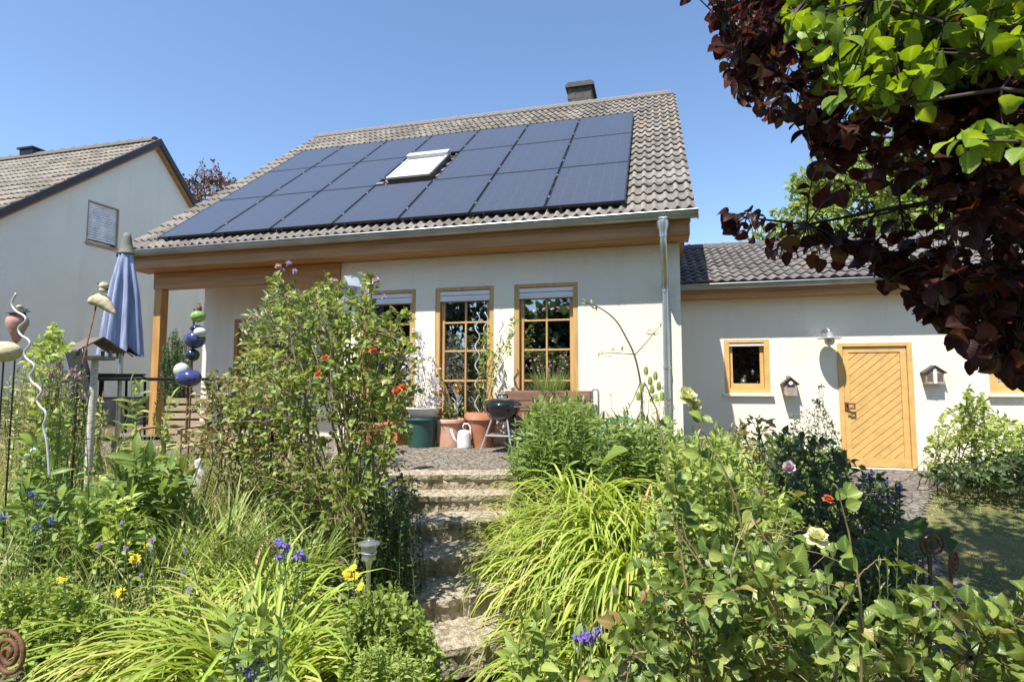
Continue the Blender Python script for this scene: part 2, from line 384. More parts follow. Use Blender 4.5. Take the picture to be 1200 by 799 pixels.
def glassmat(name, refl=.22, tint=.75):
    m, nt, p = _nt(name); nt.nodes.remove(p)
    g = nt.nodes.new('ShaderNodeBsdfGlossy'); g.inputs['Roughness'].default_value = .012; g.inputs[0].default_value = (.95, .97, 1, 1)
    t = nt.nodes.new('ShaderNodeBsdfTransparent'); t.inputs[0].default_value = (tint, tint*1.01, tint, 1)
    lw = nt.nodes.new('ShaderNodeLayerWeight'); lw.inputs[0].default_value = .35
    mr = nt.nodes.new('ShaderNodeMapRange'); mr.inputs[3].default_value = refl; mr.inputs[4].default_value = .85
    nt.links.new(lw.outputs['Fresnel'], mr.inputs[0])
    mx = nt.nodes.new('ShaderNodeMixShader'); nt.links.new(mr.outputs[0], mx.inputs[0]); nt.links.new(t.outputs[0], mx.inputs[1]); nt.links.new(g.outputs[0], mx.inputs[2])
    n = _mapnoise(nt, 1.2, 2); b = nt.nodes.new('ShaderNodeBump'); b.inputs['Strength'].default_value = .03; b.inputs['Distance'].default_value = .02
    nt.links.new(n, b.inputs['Height']); nt.links.new(b.outputs[0], g.inputs['Normal'])
    nt.links.new(mx.outputs[0], nt.nodes['Material Output'].inputs['Surface']); return m
M_glass = glassmat('window_glass')
# ================================================================ ground
def sheet(name, xs, ys, zf, material, kind='structure'):
    X, Y = np.meshgrid(xs, ys); Z = zf(X, Y)
    V = np.stack([X.ravel(), Y.ravel(), Z.ravel()], 1); nx = len(xs)
    i = (np.arange(len(ys)-1)[:, None]*nx+np.arange(nx-1)[None]).ravel()
    o = link(npmesh(name, V, None, np.stack([i, i+1, i+nx+1, i+nx], 1)), name, material, smooth=True)
    return tag(o, kind=kind)
def grid(a, b, h, far):
    c = np.arange(a, b+1e-6, h); o = np.geomspace(1, far, 22)-1
    return np.concatenate([(a-o[1:])[::-1], c, b+o[1:]])
M_soil = mat('garden_soil', (.085, .062, .042), .95, 0, .4, 9, .8, 30, alt=(.10, .09, .05), dist=.04)
sheet('ground', grid(-12, 8, .12, 900), grid(-2, 9, .12, 900), ground, M_soil)
# lawn at the right, shaded by the tree, worn and dry in places
m, nt, p = _nt('dry_lawn')
c1 = _ramp(nt, _mapnoise(nt, 2.2, 6), [(.3, (.08, .10, .028)), (.5, (.14, .145, .045)), (.72, (.22, .19, .075))])
nt.links.new(c1, p.inputs['Base Color']); p.inputs['Roughness'].default_value = .95; _bump(nt, p, _mapnoise(nt, 60, 4), 1., .03); M_lawn = m
def outline(o, poly, thick, zf, name, material, kind='structure', step=.12, skirt=True):
    """a sheet that follows zf inside a polygon"""
    poly = np.array(poly); x0, y0 = poly.min(0); x1, y1 = poly.max(0)
    xs = np.arange(x0, x1+step, step); ys = np.arange(y0, y1+step, step)
    X, Y = np.meshgrid(xs, ys); keep = inpoly((X[:-1, :-1]+step/2).ravel(), (Y[:-1, :-1]+step/2).ravel(), poly)
    nx = len(xs); i = (np.arange(len(ys)-1)[:, None]*nx+np.arange(nx-1)[None]).ravel()[keep]
    V = np.stack([X.ravel(), Y.ravel(), (zf(X, Y)+thick).ravel()], 1)
    ob = link(npmesh(name, V, None, np.stack([i, i+1, i+nx+1, i+nx], 1)), name, material, smooth=True)
    return tag(ob, kind=kind)
outline(None, [(1.9, 4.0), (9, 3.0), (9, 10), (4.4, 9.6), (3.3, 8.6), (2.6, 7.2), (2.15, 5.8)], .012, ground, 'lawn', M_lawn, step=.1)
def cobble(name, cols, scale, mortar, depth=.02, rough=.85):
    m, nt, p = _nt(name)
    tc = nt.nodes.new('ShaderNodeTexCoord'); v = nt.nodes.new('ShaderNodeTexVoronoi'); v.feature = 'DISTANCE_TO_EDGE'; v.inputs['Scale'].default_value = scale
    v2 = nt.nodes.new('ShaderNodeTexVoronoi'); v2.inputs['Scale'].default_value = scale
    mp = nt.nodes.new('ShaderNodeMapping'); mp.inputs['Scale'].default_value = (1, 1, .01)
    nt.links.new(tc.outputs['Object'], mp.inputs[0]); nt.links.new(mp.outputs[0], v.inputs['Vector']); nt.links.new(mp.outputs[0], v2.inputs['Vector'])
    sx = nt.nodes.new('ShaderNodeSeparateColor'); nt.links.new(v2.outputs['Color'], sx.inputs[0])
    c = _ramp(nt, sx.outputs[0], [(0, cols[0]), (.5, cols[1]), (1, cols[2])])
    mr = nt.nodes.new('ShaderNodeMapRange'); mr.inputs[1].default_value = .02; mr.inputs[2].default_value = .09; nt.links.new(v.outputs[0], mr.inputs[0])
    mx = nt.nodes.new('ShaderNodeMix'); mx.data_type = 'RGBA'; nt.links.new(mr.outputs[0], mx.inputs[0]); mx.inputs[6].default_value = (*mortar, 1); nt.links.new(c, mx.inputs[7])
    n2 = _mapnoise(nt, 40, 5); m2 = nt.nodes.new('ShaderNodeMix'); m2.data_type = 'RGBA'; m2.blend_type = 'OVERLAY'; m2.inputs[0].default_value = .6
    nt.links.new(mx.outputs[2], m2.inputs[6]); nt.links.new(n2, m2.inputs[7]); nt.links.new(m2.outputs[2], p.inputs['Base Color'])
    p.inputs['Roughness'].default_value = rough
    ad = nt.nodes.new('ShaderNodeMath'); ad.operation = 'MULTIPLY_ADD'; ad.inputs[1].default_value = .35
    nt.links.new(n2, ad.inputs[0]); nt.links.new(mr.outputs[0], ad.inputs[2])
    _bump(nt, p, ad.outputs[0], .9, depth); return m
M_cob = cobble('terrace_cobbles', [(.15, .125, .10), (.20, .17, .135), (.25, .215, .175)], 13, (.085, .072, .05))
M_path = cobble('path_cobbles', [(.13, .11, .10), (.17, .15, .13), (.22, .19, .17)], 10, (.07, .06, .045))
outline(None, [(.9, 4.3), (1.6, 4.2), (2.5, 4.5), (2.3, 5.6), (2.75, 7.1), (3.45, 8.5), (4.2, 9.6), (4.2, 10.28), (2.9, 10.28), (2.7, 9.2), (2.2, 7.6), (1.85, 6.2), (1.5, 5.4), (.9, 5.2)], .022, ground, 'garden_path', M_path, step=.06)
tp = [(-9.6, 4.85), (-2.76, 5.42), (-1.62, 5.74), (-.5, 6.3), (-.45, 8.24), (-9.6, 9.29)]
tm = MB().prism(tp, .855, .87, 'z'); tm.prism([(x+(.02 if x < -5 else 0), y+.02 if y < 7 else y-.02) for x, y in tp], .1, .854, 'z', 1)
tag(tm.build('terrace_pavement', [M_cob, M_plinth]), kind='structure')
# ================================================================ roof of tiles
def tileroof(name, x0, x1, y0, z0, cy, sz, length, material, parent, period=.15, row=.34, roll=.042, narrow=True, lip=.038, phase=0., seed=3):
    r = np.random.default_rng(seed); npp = 8; nu = int(round((x1-x0)/period))*npp+1
    xs = np.linspace(x0, x1, nu); ph = ((np.arange(nu)/npp)+phase) % 1
    if narrow: h = roll*np.clip(np.cos((ph-.5)*2*PI)+.12, 0, 2)**.8/1.1
    else: h = roll*(.5+.5*np.sin(ph*2*PI))
    nr = int(math.ceil(length/row)); N = np.array([0, -sz, cy]); S = np.array([0, cy, sz]); O = np.array([0, y0, z0])
    V = []; tint = []; tr = []; tile = (np.arange(nu)//npp)//(2 if narrow else 2)
    for k in range(nr):
        s0 = k*row; s1 = min((k+1)*row+.015, length); tn = r.random(tile.max()+1)[tile]
        edge = r.normal(0, .004, tile.max()+1)[tile]
        for s, hh in ((s0+.004, h*.9-.012), (s0-.02, h+lip+edge), (s0-.004, h+lip+.008+edge), (s1, h+.004)):
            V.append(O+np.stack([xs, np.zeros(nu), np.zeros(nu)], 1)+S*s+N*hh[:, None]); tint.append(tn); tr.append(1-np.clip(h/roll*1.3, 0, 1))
    V = np.concatenate(V); i = np.arange(nu-1); Q = []
    for k in range(nr*4-1): a = k*nu+i; Q.append(np.stack([a, a+1, a+nu+1, a+nu], 1))
    me = npmesh(name, V, None, np.concatenate(Q))
    for nm, dat in (('tint', tint), ('trough', tr)):
        at_ = me.attributes.new(nm, 'FLOAT', 'POINT'); at_.data.foreach_set('value', np.concatenate(dat).astype(np.float32))
    o = link(me, name, material, parent, True, smooth=True)
    try: me.set_sharp_from_angle(angle=.8)
    except Exception: pass
    return o
def ridgecap(mb, x0, x1, y, z, r=.11, step=.38):
    n = int((x1-x0)/step); 
    for k in range(n):
        a = x0+k*step; b = min(a+step+.03, x1)
        pts = [(-.9, -.6), (-.75, .1), (-.4, .55), (0, .7), (.4, .55), (.75, .1), (.9, -.6)]
        mb.prism([(y+p*r*1.35*(1+.08), z+q*r) for p, q in pts], a, b, 'x')
        mb.prism([(y+p*r*1.46, z+q*r*1.12+.004) for p, q in pts], a, a+.05, 'x')
def gutter(mb, x0, x1, y, z, r=.075, mi=0):
    n = 9; pr = [(y-r*math.cos(PI*i/(n-1)), z-r*math.sin(PI*i/(n-1))*1.15) for i in range(n)]
    inn = [(p[0]*.96+y*.04, p[1]+.004) for p in pr[::-1]]
    mb.prism(pr+inn, x0, x1, 'x')
    mb.tube([(x0, y-r, z), (x1, y-r, z)], .011, 8)
    k = int((x1-x0)/.85)
    for i in range(k):
        x = x0+(i+.5)*(x1-x0)/k; mb.prism([(q[0]*1.012-y*.012, q[1]-.006) for q in pr]+inn, x-.012, x+.012, 'x')
def wall(mb, x0, x1, z0, z1, y, th, holes):
    """front wall slab in the x-z plane with rectangular openings (x0, x1, z0, z1)"""
    xs = sorted({x0, x1, *[h[0] for h in holes], *[h[1] for h in holes]}); zs = sorted({z0, z1, *[h[2] for h in holes], *[h[3] for h in holes]})
    V = {}; 
    def vid(i, k, f):
        key = (i, k, f)
        if key not in V: V[key] = len(V)
        return V[key]
    F = []; solid = lambda i, k: 0 <= i < len(xs)-1 and 0 <= k < len(zs)-1 and not any(h[0] <= xs[i] and xs[i+1] <= h[1] and h[2] <= zs[k] and zs[k+1] <= h[3] for h in holes)
    for i in range(len(xs)-1):
        for k in range(len(zs)-1):
            if not solid(i, k): continue
            F.append([vid(i, k, 0), vid(i+1, k, 0), vid(i+1, k+1, 0), vid(i, k+1, 0)])
            F.append([vid(i, k, 1), vid(i, k+1, 1), vid(i+1, k+1, 1), vid(i+1, k, 1)])
            for (di, dk, a, b) in ((-1, 0, (i, k), (i, k+1)), (1, 0, (i+1, k+1), (i+1, k)), (0, -1, (i+1, k), (i, k)), (0, 1, (i, k+1), (i+1, k+1))):
                if not solid(i+di, k+dk): F.append([vid(*a, 0), vid(*b, 0), vid(*b, 1), vid(*a, 1)])
    P = [None]*len(V)
    for (i, k, f), n in V.items(): P[n] = (xs[i], y+th*f, zs[k])
    return mb.add(P, F)
# ================================================================ the house
FY = 8.25                                             # front wall plane
XR, XL, XM = .335, -8.78, -5.07                       # right wall, left end, where the open porch begins
house = thing('house', 'white rendered house with tiled roof carrying solar panels', 'house', (-4.2, 12, .83))
s_ = FY/8.2
Aw = (at(510.3, 337, FY)[0], at(578.8, 335, FY)[0], .9, at(545, 336.2, FY)[2])
Bw = (at(602.6, 333, FY)[0], at(677, 330, FY)[0], .9, at(640, 332, FY)[2])
Cw = (at(487.5, 340, FY)[0]-.98, at(487.5, 340, FY)[0], .9, Bw[3])
mb = MB(); wall(mb, XM, XR, .3, 3.79, FY, .36, [Aw, Bw, Cw]); 
Lw = (at(275, 370, 9.3)[0], at(275, 370, 9.3)[0]+1.25, .9, 3.05)
b2 = MB(); wall(b2, XL, XM+.3, .3, 3.79, 9.3, .3, [Lw]); mb.add(b2.v, b2.f)
mb.box(XM, XM+.3, FY+.362, 9.298, .3, 3.79)                       # porch side wall
mb.box(XL, XL+.3, 9.602, 18.4, .3, 3.9); mb.box(XR-.3, XR, FY+.362, 18.4, .3, 3.9); mb.box(XL+.302, XR-.302, 18.1, 18.4, .3, 3.9)
for xa, xb in ((XL, XL+.3), (XR-.3, XR)):                        # gable triangles
    mb.prism([(FY+.02, 3.8), (18.4, 3.902), (18.5, 4.35), (13.4, 8.36), (FY-.1, 4.22)], xa, xb, 'x')
mb.build('wall', M_wall, house, True)
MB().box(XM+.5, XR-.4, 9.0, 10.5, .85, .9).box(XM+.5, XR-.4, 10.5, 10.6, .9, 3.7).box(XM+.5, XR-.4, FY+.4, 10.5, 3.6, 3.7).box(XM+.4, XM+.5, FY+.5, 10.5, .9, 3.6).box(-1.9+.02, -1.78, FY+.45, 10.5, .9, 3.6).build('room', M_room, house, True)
TH = math.radians(38.42); cs, sn = math.cos(TH), math.sin(TH)
RY0, RZ0 = 7.72, 4.10; RLEN = (13.40-RY0)/cs
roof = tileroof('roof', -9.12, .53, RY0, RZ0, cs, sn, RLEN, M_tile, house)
MB().prism([(RY0+.1, RZ0-.02), (13.4, 8.55), (19.0, 4.0), (19.0, 3.9), (13.4, 8.40), (RY0+.1, RZ0-.14)], -9.06, .47, 'x').build('roof_deck', M_eave, roof, True)
rc = MB(); ridgecap(rc, -9.12, .53, 13.42, RZ0+(13.4-RY0)*sn/cs+.045); rc.build('ridge', M_tile, roof, True)
# fill 'tint' on ridge pieces is not needed: the attribute reads 0
ch = MB(); cx0, cx1 = at(666.5, 125, 13.6)[0], at(693.5, 122, 13.6)[0]; ctop = at(680, 99, 13.6)[2]
ch.box(cx0, cx1, 13.5, 14.25, 7.9, ctop-.13); chim = ch.build('chimney', M_slate, roof, True)
cc = MB(); cc.box(cx0-.06, cx1+.07, 13.42, 14.33, ctop-.13, ctop-.05).box(cx0-.02, cx1+.02, 13.46, 14.29, ctop-.05, ctop)
for k in range(5):                                                # slate courses
    for q in range(3):
        a = cx0-.012+(cx1-cx0+.02)*(q+(.5 if k % 2 else 0))/3; b = min(a+(cx1-cx0)/3-.008, cx1+.012)
        cc.box(max(a, cx0-.012), b, 13.485, 13.5, 8.55+k*.15+.004*(q % 2), 8.55+k*.15+.145)
cc.build('chimney_cap', mat('dark_slate_cap', (.04, .038, .034), .7, 0, .3, 10, .3, 40), roof, True)
g = MB(); gutter(g, -9.14, .56, 7.75, 4.095, .085); g.box(-9.15, -9.14, 7.665, 7.835, 4.0, 4.10).box(.56, .57, 7.665, 7.835, 4.0, 4.10)
g.build('gutter', M_zinc, house, True, SM)
dp = MB(); dx = .125
dp.lathe([(.085, .16), (.085, .1), (.06, 0.02), (.056, -.06)], 16, (dx-.02, 7.75, 3.83))
dp.tube([(dx-.02, 7.75, 3.82), (dx-.02, 7.75, 3.72), (dx-.015, 7.78, 3.62), (dx, 8.1, 3.28), (dx, 8.17, 3.18), (dx, 8.18, 3.05), (dx, 8.18, .9)], .047, 14)
for z in (3.08, 2.0, 3.76): dp.cyl((dx, 8.18, z), (dx, 8.18, z+.035), .055, None, 14) if z < 3.5 else dp.cyl((dx-.02, 7.75, z), (dx-.02, 7.75, z+.03), .055, None, 14)
dp.build('downpipe', M_zincl, house, True, SM)
ea = MB(); ea.box(-9.05, .42, 7.84, 7.88, 3.80, 4.06); ea.box(-9.05, .42, 7.882, FY-.003, 3.795, 3.83)
ea.prism([(7.84, 3.80), (8.3, 3.80), (8.3, 4.55), (7.84, 4.16)], .422, .46, 'x'); ea.prism([(7.84, 3.80), (8.3, 3.80), (8.3, 4.55), (7.84, 4.16)], -9.09, -9.052, 'x')
ea.build('eave_board', M_eave, house, True, bevel=.006)
MB().box(-8.98, -8.80, FY-.05, 18.4, 3.8, 3.84).build('verge_board', M_eave, house, True); MB().box(.34, .45, FY, 18.4, 4.0, 4.04).build('verge_board', M_eave, house, True)
MB().box(-8.88, XM-.002, 8.2, 8.38, 3.5, 3.79).build('porch_beam', M_eave, house, True, bevel=.006)
MB().box(-8.86, -8.70, 8.21, 8.37, .87, 3.498).build('porch_post', wood('porch_post_wood', (.45, .235, .07)), house, True, bevel=.006)
MB().box(-8.86, XM, 8.383, 9.297, 3.72, 3.76).build('porch_ceiling', M_eave, house, True)
def window(parent, h, y, name, frame_mat, cols=2, bars=(), shutter=.14, fw=.075, rec=.06, door=False, paneled=0., sill=None, inset=True):
    x0, x1, z0, z1 = h; f = MB()
    yo = y+rec-.05; yi = y+rec+.05
    f.box(x0, x0+fw, yo, yi+.04, z0, z1).box(x1-fw, x1, yo, yi+.04, z0, z1).box(x0+fw, x1-fw, yo, yi+.04, z1-.05, z1).box(x0+fw, x1-fw, yo, yi+.04, z0, z0+fw)
    # sash
    a0, a1, c0, c1 = x0+fw+.004, x1-fw-.004, z0+fw+.004, z1-.054-shutter; sw = .055
    f.box(a0, a0+sw, yi-.035, yi+.03, c0, c1).box(a1-sw, a1, yi-.035, yi+.03, c0, c1).box(a0+sw, a1-sw, yi-.035, yi+.03, c1-sw*.5, c1).box(a0+sw, a1-sw, yi-.035, yi+.03, c0, c0+sw+.02)
    for k in range(1, cols):
        xm = a0+(a1-a0)*k/cols; f.box(xm-.014, xm+.014, yi-.03, yi+.02, c0+sw, c1-sw*.5)
    for z in bars:
        for k in range(cols):
            xa = a0+sw if k == 0 else a0+(a1-a0)*k/cols+.016; xb = a1-sw if k == cols-1 else a0+(a1-a0)*(k+1)/cols-.016
            f.box(xa, xb, yi-.028, yi+.018, z-.014, z+.014)
    fr = f.build(name, frame_mat, parent, True, bevel=.004)
    MB().box(a0+.02, a1-.02, yi-.008, yi+.004, c0+.02, c1-.01).build('pane', M_glass, fr, True)
    if shutter:
        s = MB()
        n = max(2, int(shutter/.05))
        for k in range(n): s.box(x0+fw*.8+.01, x1-fw*.8-.01, yo+.01+.004*(k % 2), yo+.03, z1-.052-(k+1)*shutter/n, z1-.052-k*shutter/n-.009)
        s.box(x0+fw*.8+.005, x1-fw*.8-.005, yo+.004, yo+.034, z1-.056-shutter-.02, z1-.056-shutter); s.build('shutter', M_shutter, fr, True)
    if sill: MB().box(x0-.03, x1+.04, y-.07, y+.03, z0-.05, z0-.012).build('sill', sill, fr, True, bevel=.004)
    return fr
zb = [at(640, v, FY)[2] for v in (374.5, 409.5, 446)]
window(house, Aw, FY, 'window', M_honey, 2, zb); window(house, Bw, FY, 'window', M_honey, 2, zb); window(house, Cw, FY, 'window', M_honey, 2, zb)
window(house, Lw, 9.3, 'patio_door', M_eave, 2, (2.2,), .1)
# skylight in the gap of the panel field
PO = np.array([-8.43, 7.80, 4.327]); US = np.array([0, cs, sn]); UN = np.array([0, -sn, cs]); PW, PH, PHT = 1.15, 1.771, 1.655
def slab(mb, xa, xb, sa, sb, na, nb, mi=0):
    V = [PO+np.array([x, 0, 0])+US*s+UN*n for n in (na, nb) for s in (sa, sb) for x in (xa, xb)]
    return mb.add(V, [(0, 2, 3, 1), (4, 5, 7, 6), (0, 1, 5, 4), (2, 6, 7, 3), (0, 4, 6, 2), (1, 3, 7, 5)], mi)
sk = MB(); ka, kb = 3*PW+.15, 4*PW-.13; sa, sb = PH+.22, PH+1.52
slab(sk, ka, kb, sa, sb, -.14, .03); skl = sk.build('skylight', mat('skylight_frame', (.05, .05, .05), .5), house, True, bevel=.01)
sk = MB(); slab(sk, ka-.01, kb+.01, sb-.17, sb+.02, .03, .13); slab(sk, ka-.005, ka+.05, sa, sb-.17, .03, .07); slab(sk, kb-.05, kb+.005, sa, sb-.17, .03, .07); slab(sk, ka-.005, kb+.005, sa-.03, sa+.06, .03, .075)
slab(sk, ka+.0, kb-.0, sb-.2, sb-.172, .03, .05)
sk.build('blind_housing', mat('grey_aluminium', (.5, .51, .5), .4, .3, .06), skl, True, bevel=.012)
sk = MB()
slab(sk, ka+.05, kb-.05, sa+.06, sb-.2, .03, .052)
sk.build('roller_blind', mat('pale_blind', (.45, .45, .42), .5), skl, True)
MB2 = MB(); slab(MB2, 3*PW-.0, 3*PW+.14, sa-.2, sa-.1, -.06, .02); MB2.box(0, 0, 0, 0, 0, 0) if False else None
MB2.build('flashing', M_zincl, skl, True)
# solar panels: each one a thing
m, nt, p = _nt('solar_cells')
tc = nt.nodes.new('ShaderNodeTexCoord'); bk = nt.nodes.new('ShaderNodeTexBrick'); bk.offset = 0; bk.inputs['Scale'].default_value = 1
bk.inputs['Brick Width'].default_value = .186; bk.inputs['Row Height'].default_value = .087; bk.inputs['Mortar Size'].default_value = .007
bk.inputs['Color1'].default_value = (.042, .048, .064, 1); bk.inputs['Color2'].default_value = (.049, .055, .072, 1); bk.inputs['Mortar'].default_value = (.064, .070, .088, 1)
nt.links.new(tc.outputs['Object'], bk.inputs['Vector']); nt.links.new(bk.outputs[0], p.inputs['Base Color'])
p.inputs['Roughness'].default_value = .30; p.inputs['Specular IOR Level'].default_value = .5; p.inputs['Coat Weight'].default_value = .35; p.inputs['Coat Roughness'].default_value = .12; M_cell = m
M_pframe = mat('black_anodised_frame', (.035, .037, .042), .35, .5)
rown = ['bottom', 'middle', 'top']; ordn = ['first', 'second', 'third', 'fourth', 'fifth', 'sixth', 'seventh']
fm = cm = km = None
for j in range(3):
    for i in range(7):
        if j == 1 and i == 3: continue
        h = (PHT if j == 2 else PH)-.006; x0 = PO[0]+i*PW+.012; w_ = PW-.024
        o = PO+US*(j*PH)
        th_ = thing('solar_panel', 'x', 'solar panel', (x0, o[1], o[2]), 0, 'solar panels on the house roof'); th_.rotation_euler = (TH, 0, 0)
        lab = f'black solar panel, {ordn[i]} from the left in the {rown[j]} row on the house roof'
        if j == 1: lab = f'black solar panel, {ordn[i if i < 3 else i-1]} from the left in the middle row beside the skylight'
        th_['label'] = lab
        fr = MB(); t = .035
        fr.box(0, .016, 0, h, -t, .004).box(w_-.016, w_, 0, h, -t, .004).box(.016, w_-.016, 0, .016, -t, .004).box(.016, w_-.016, h-.016, h, -t, .004)
        if j == 0: fr.box(.2, .24, -.03, .0, -.12, -.01)
        fr.build('frame', M_pframe, th_)
        MB().box(.016, w_-.016, .016, h-.016, -.03, 0).build('cell_sheet', M_cell, th_)
        if i < 6:
            for q in (.22, .78): MB().box(w_, w_+.024, h*q, h*q+.05, -.01, .003).build('clamp', M_zincl, th_)
# mounting rails belong to the roof
rl = MB()
for j in range(3):
    for q in (.22, .78):
        s = j*PH+q*PH; slab(rl, .05, 3*PW+.02, s, s+.04, -.075, -.037); slab(rl, 4*PW-.02, 7*PW-.03, s, s+.04, -.075, -.037)
        if j != 1: slab(rl, 3*PW+.021, 4*PW-.021, s, s+.04, -.075, -.037)
rl.build('mounting_rail', M_zincl, roof, True)
# ================================================================ garage
GY = 10.3
gar = thing('garage', 'low white rendered garage wing with grey tiled roof and larch door', 'garage', (3.5, 12.5, .43))
Gw = (*[at(u, 398, GY)[0] for u in (847.9, 901.2)], at(849, 460.5, GY)[2], at(875, 398, GY)[2])
Gd = (at(980.5, 402, GY)[0], at(1066.3, 400.8, GY)[0]+.02, .45, at(1020, 401.5, GY)[2])
G2 = (at(1160, 455, GY)[0], at(1160, 455, GY)[0]+.8, at(1160, 461, GY)[2], at(1160, 461, GY)[2]+1.)
mb = MB(); wall(mb, XR+.003, 7.2, .2, 3.32, GY, .3, [Gw, Gd, G2]); mb.box(6.9, 7.2, GY+.302, 15.5, .2, 3.32).box(XR+.003, 6.898, 15.2, 15.5, .2, 3.32)
mb.prism([(GY+.01, 3.322), (15.5, 3.322), (13.0, 4.72)], 6.92, 7.2, 'x'); mb.build('wall', M_wall, gar, True)
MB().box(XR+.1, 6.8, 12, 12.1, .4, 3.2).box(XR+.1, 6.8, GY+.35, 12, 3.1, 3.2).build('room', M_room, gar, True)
gth = math.atan2(4.80-3.50, 13.0-9.93); gc, gs = math.cos(gth), math.sin(gth)
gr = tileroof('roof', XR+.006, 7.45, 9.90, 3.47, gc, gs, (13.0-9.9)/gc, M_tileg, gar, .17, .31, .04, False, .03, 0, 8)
MB().prism([(9.97, 3.44), (13.0, 4.72), (16.1, 3.4), (16.1, 3.34), (13.0, 4.60), (9.97, 3.33)], XR+.008, 7.4, 'x').build('roof_deck', M_eave, gr, True)
rc = MB(); ridgecap(rc, XR+.01, 7.45, 13.0, 3.47+(13.0-9.9)*gs/gc+.03, .1, .36); rc.build('ridge', M_tileg, gr, True)
g = MB(); gutter(g, XR+.02, 7.5, 9.93, 3.45, .075); g.build('gutter', M_zinc, gar, True, SM)
MB().box(XR+.006, 7.3, 10.0, 10.03, 3.24, 3.43).box(XR+.006, 7.3, 10.032, GY-.003, 3.24, 3.27).build('eave_board', M_eave, gar, True, bevel=.005)
window(gar, Gw, GY, 'window', M_door, 1, (), .03, .085, .05, sill=M_white)
window(gar, G2, GY, 'window', M_door, 1, (), .03, .085, .05, sill=M_white)
# larch door: frame, leaf with diagonal boards, handle
x0, x1, z0, z1 = Gd; d = MB(); fw = .075
d.box(x0, x0+fw, GY-.015, GY+.1, z0, z1).box(x1-fw, x1, GY-.015, GY+.1, z0, z1).box(x0+fw, x1-fw, GY-.015, GY+.1, z1-fw*.8, z1)
door = d.build('door', M_door, gar, True, bevel=.004)
lf = MB(); a0, a1, c0, c1 = x0+fw+.006, x1-fw-.006, z0+.01, z1-fw*.8-.006; st = .085
lf.box(a0, a0+st, GY+.01, GY+.06, c0, c1).box(a1-st, a1, GY+.01, GY+.06, c0, c1).box(a0+st, a1-st, GY+.01, GY+.06, c1-.09, c1).box(a0+st, a1-st, GY+.01, GY+.06, c0, c0+.14)
lf.box(a0+st, a1-st, GY+.045, GY+.06, c0+.14, c1-.09)
def clip_band(xa, xb, za, zb_, o0, o1):                            # 45 degree board clipped to a rectangle
    poly = [(xa, za), (xb, za), (xb, zb_), (xa, zb_)]
    def clip(poly, f):
        out = []
        for i in range(len(poly)):
            p, q = poly[i], poly[(i+1) % len(poly)]; fp, fq = f(p), f(q)
            if fp >= 0: out.append(p)
            if (fp >= 0) != (fq >= 0): t = fp/(fp-fq); out.append((p[0]+(q[0]-p[0])*t, p[1]+(q[1]-p[1])*t))
        return out
    poly = clip(poly, lambda p: (p[1]-za)-(p[0]-xa)*.86-o0)
    return clip(poly, lambda p: o1-((p[1]-za)-(p[0]-xa)*.86)) if poly else poly
k = -.9
while k < 1.9:
    pl = clip_band(a0+st+.003, a1-st-.003, c0+.143, c1-.093, k, k+.118)
    if len(pl) >= 3: lf.prism(pl, GY+.02, GY+.044, 'y')
    k += .13
lf.build('door_leaf', M_door, door, True, bevel=.003)
hd = MB(); hx, hz = at(993, 476, GY)[0], at(993, 476, GY)[2]
hd.box(hx-.035, hx+.02, GY-.01, GY+.009, hz-.06, hz+.07); hd.box(hx-.02, hx+.10, GY-.065, GY-.05, hz+.03, hz+.055).box(hx-.02, hx+.10, GY-.065, GY-.05, hz-.045, hz-.02).box(hx+.08, hx+.10, GY-.065, GY-.05, hz-.02, hz+.03).box(hx-.02, hx, GY-.05, GY-.01, hz+.03, hz+.055)
hd.build('handle', M_rust, door, True, bevel=.003)
# ================================================================ neighbour's house
NX = -13.0
nb = thing('neighbour_house', 'pale grey gabled house with shuttered window beyond the parasol', 'house', (-17, 11.8, .6))
sf, sr = .827, 1.03; py_, pz_ = 11.85, 8.25
nwin = (10.13, 10.92, 5.11, 6.13)
def nroofz(y): return pz_-(py_-y)*sf if y < py_ else pz_-(y-py_)*sr
mb = MB(); yf, yb = 5.6, 15.9
# gable wall with a window opening, built from prisms round the opening
mb.prism([(yf, .3), (nwin[0], .3), (nwin[0], nroofz(nwin[0])-.1), (yf, nroofz(yf)-.1)], NX-.3, NX, 'x')
mb.prism([(nwin[1], .3), (yb, .3), (yb, nroofz(yb)-.1), (py_, pz_-.1), (nwin[1], nroofz(nwin[1])-.1)], NX-.3, NX, 'x')
mb.prism([(nwin[0], .3), (nwin[1], .3), (nwin[1], nwin[2]), (nwin[0], nwin[2])], NX-.3, NX, 'x')
mb.prism([(nwin[0], nwin[3]), (nwin[1], nwin[3]), (nwin[1], nroofz(nwin[1])-.1), (nwin[0], nroofz(nwin[0])-.1)], NX-.3, NX, 'x')
mb.box(-24, NX-.302, yf, yf+.3, .3, nroofz(yf)-.1)
mb.build('wall', M_nwall, nb, True)
MB().box(NX-.1, NX+.02, yf-.02, yb+.02, .2, 1.45).build('plinth', M_plinth, nb, True)
nth = math.atan(sf); ny0 = 5.1
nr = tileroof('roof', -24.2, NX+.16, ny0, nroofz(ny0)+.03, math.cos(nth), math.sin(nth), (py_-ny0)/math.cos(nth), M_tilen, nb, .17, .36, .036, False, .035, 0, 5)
MB().prism([(ny0+.02, nroofz(ny0)), (py_, pz_), (16.4, nroofz(16.4)), (16.4, nroofz(16.4)-.16), (py_, pz_-.16), (ny0+.02, nroofz(ny0)-.16)], -24.1, NX+.14, 'x').build('roof_deck', M_eave, nr, True)
vb = MB(); vb.prism([(ny0, nroofz(ny0)+.06), (py_, pz_+.1), (16.4, nroofz(16.4)+.06), (16.4, nroofz(16.4)-.12), (py_, pz_-.1), (ny0, nroofz(ny0)-.12)], NX+.142, NX+.2, 'x')
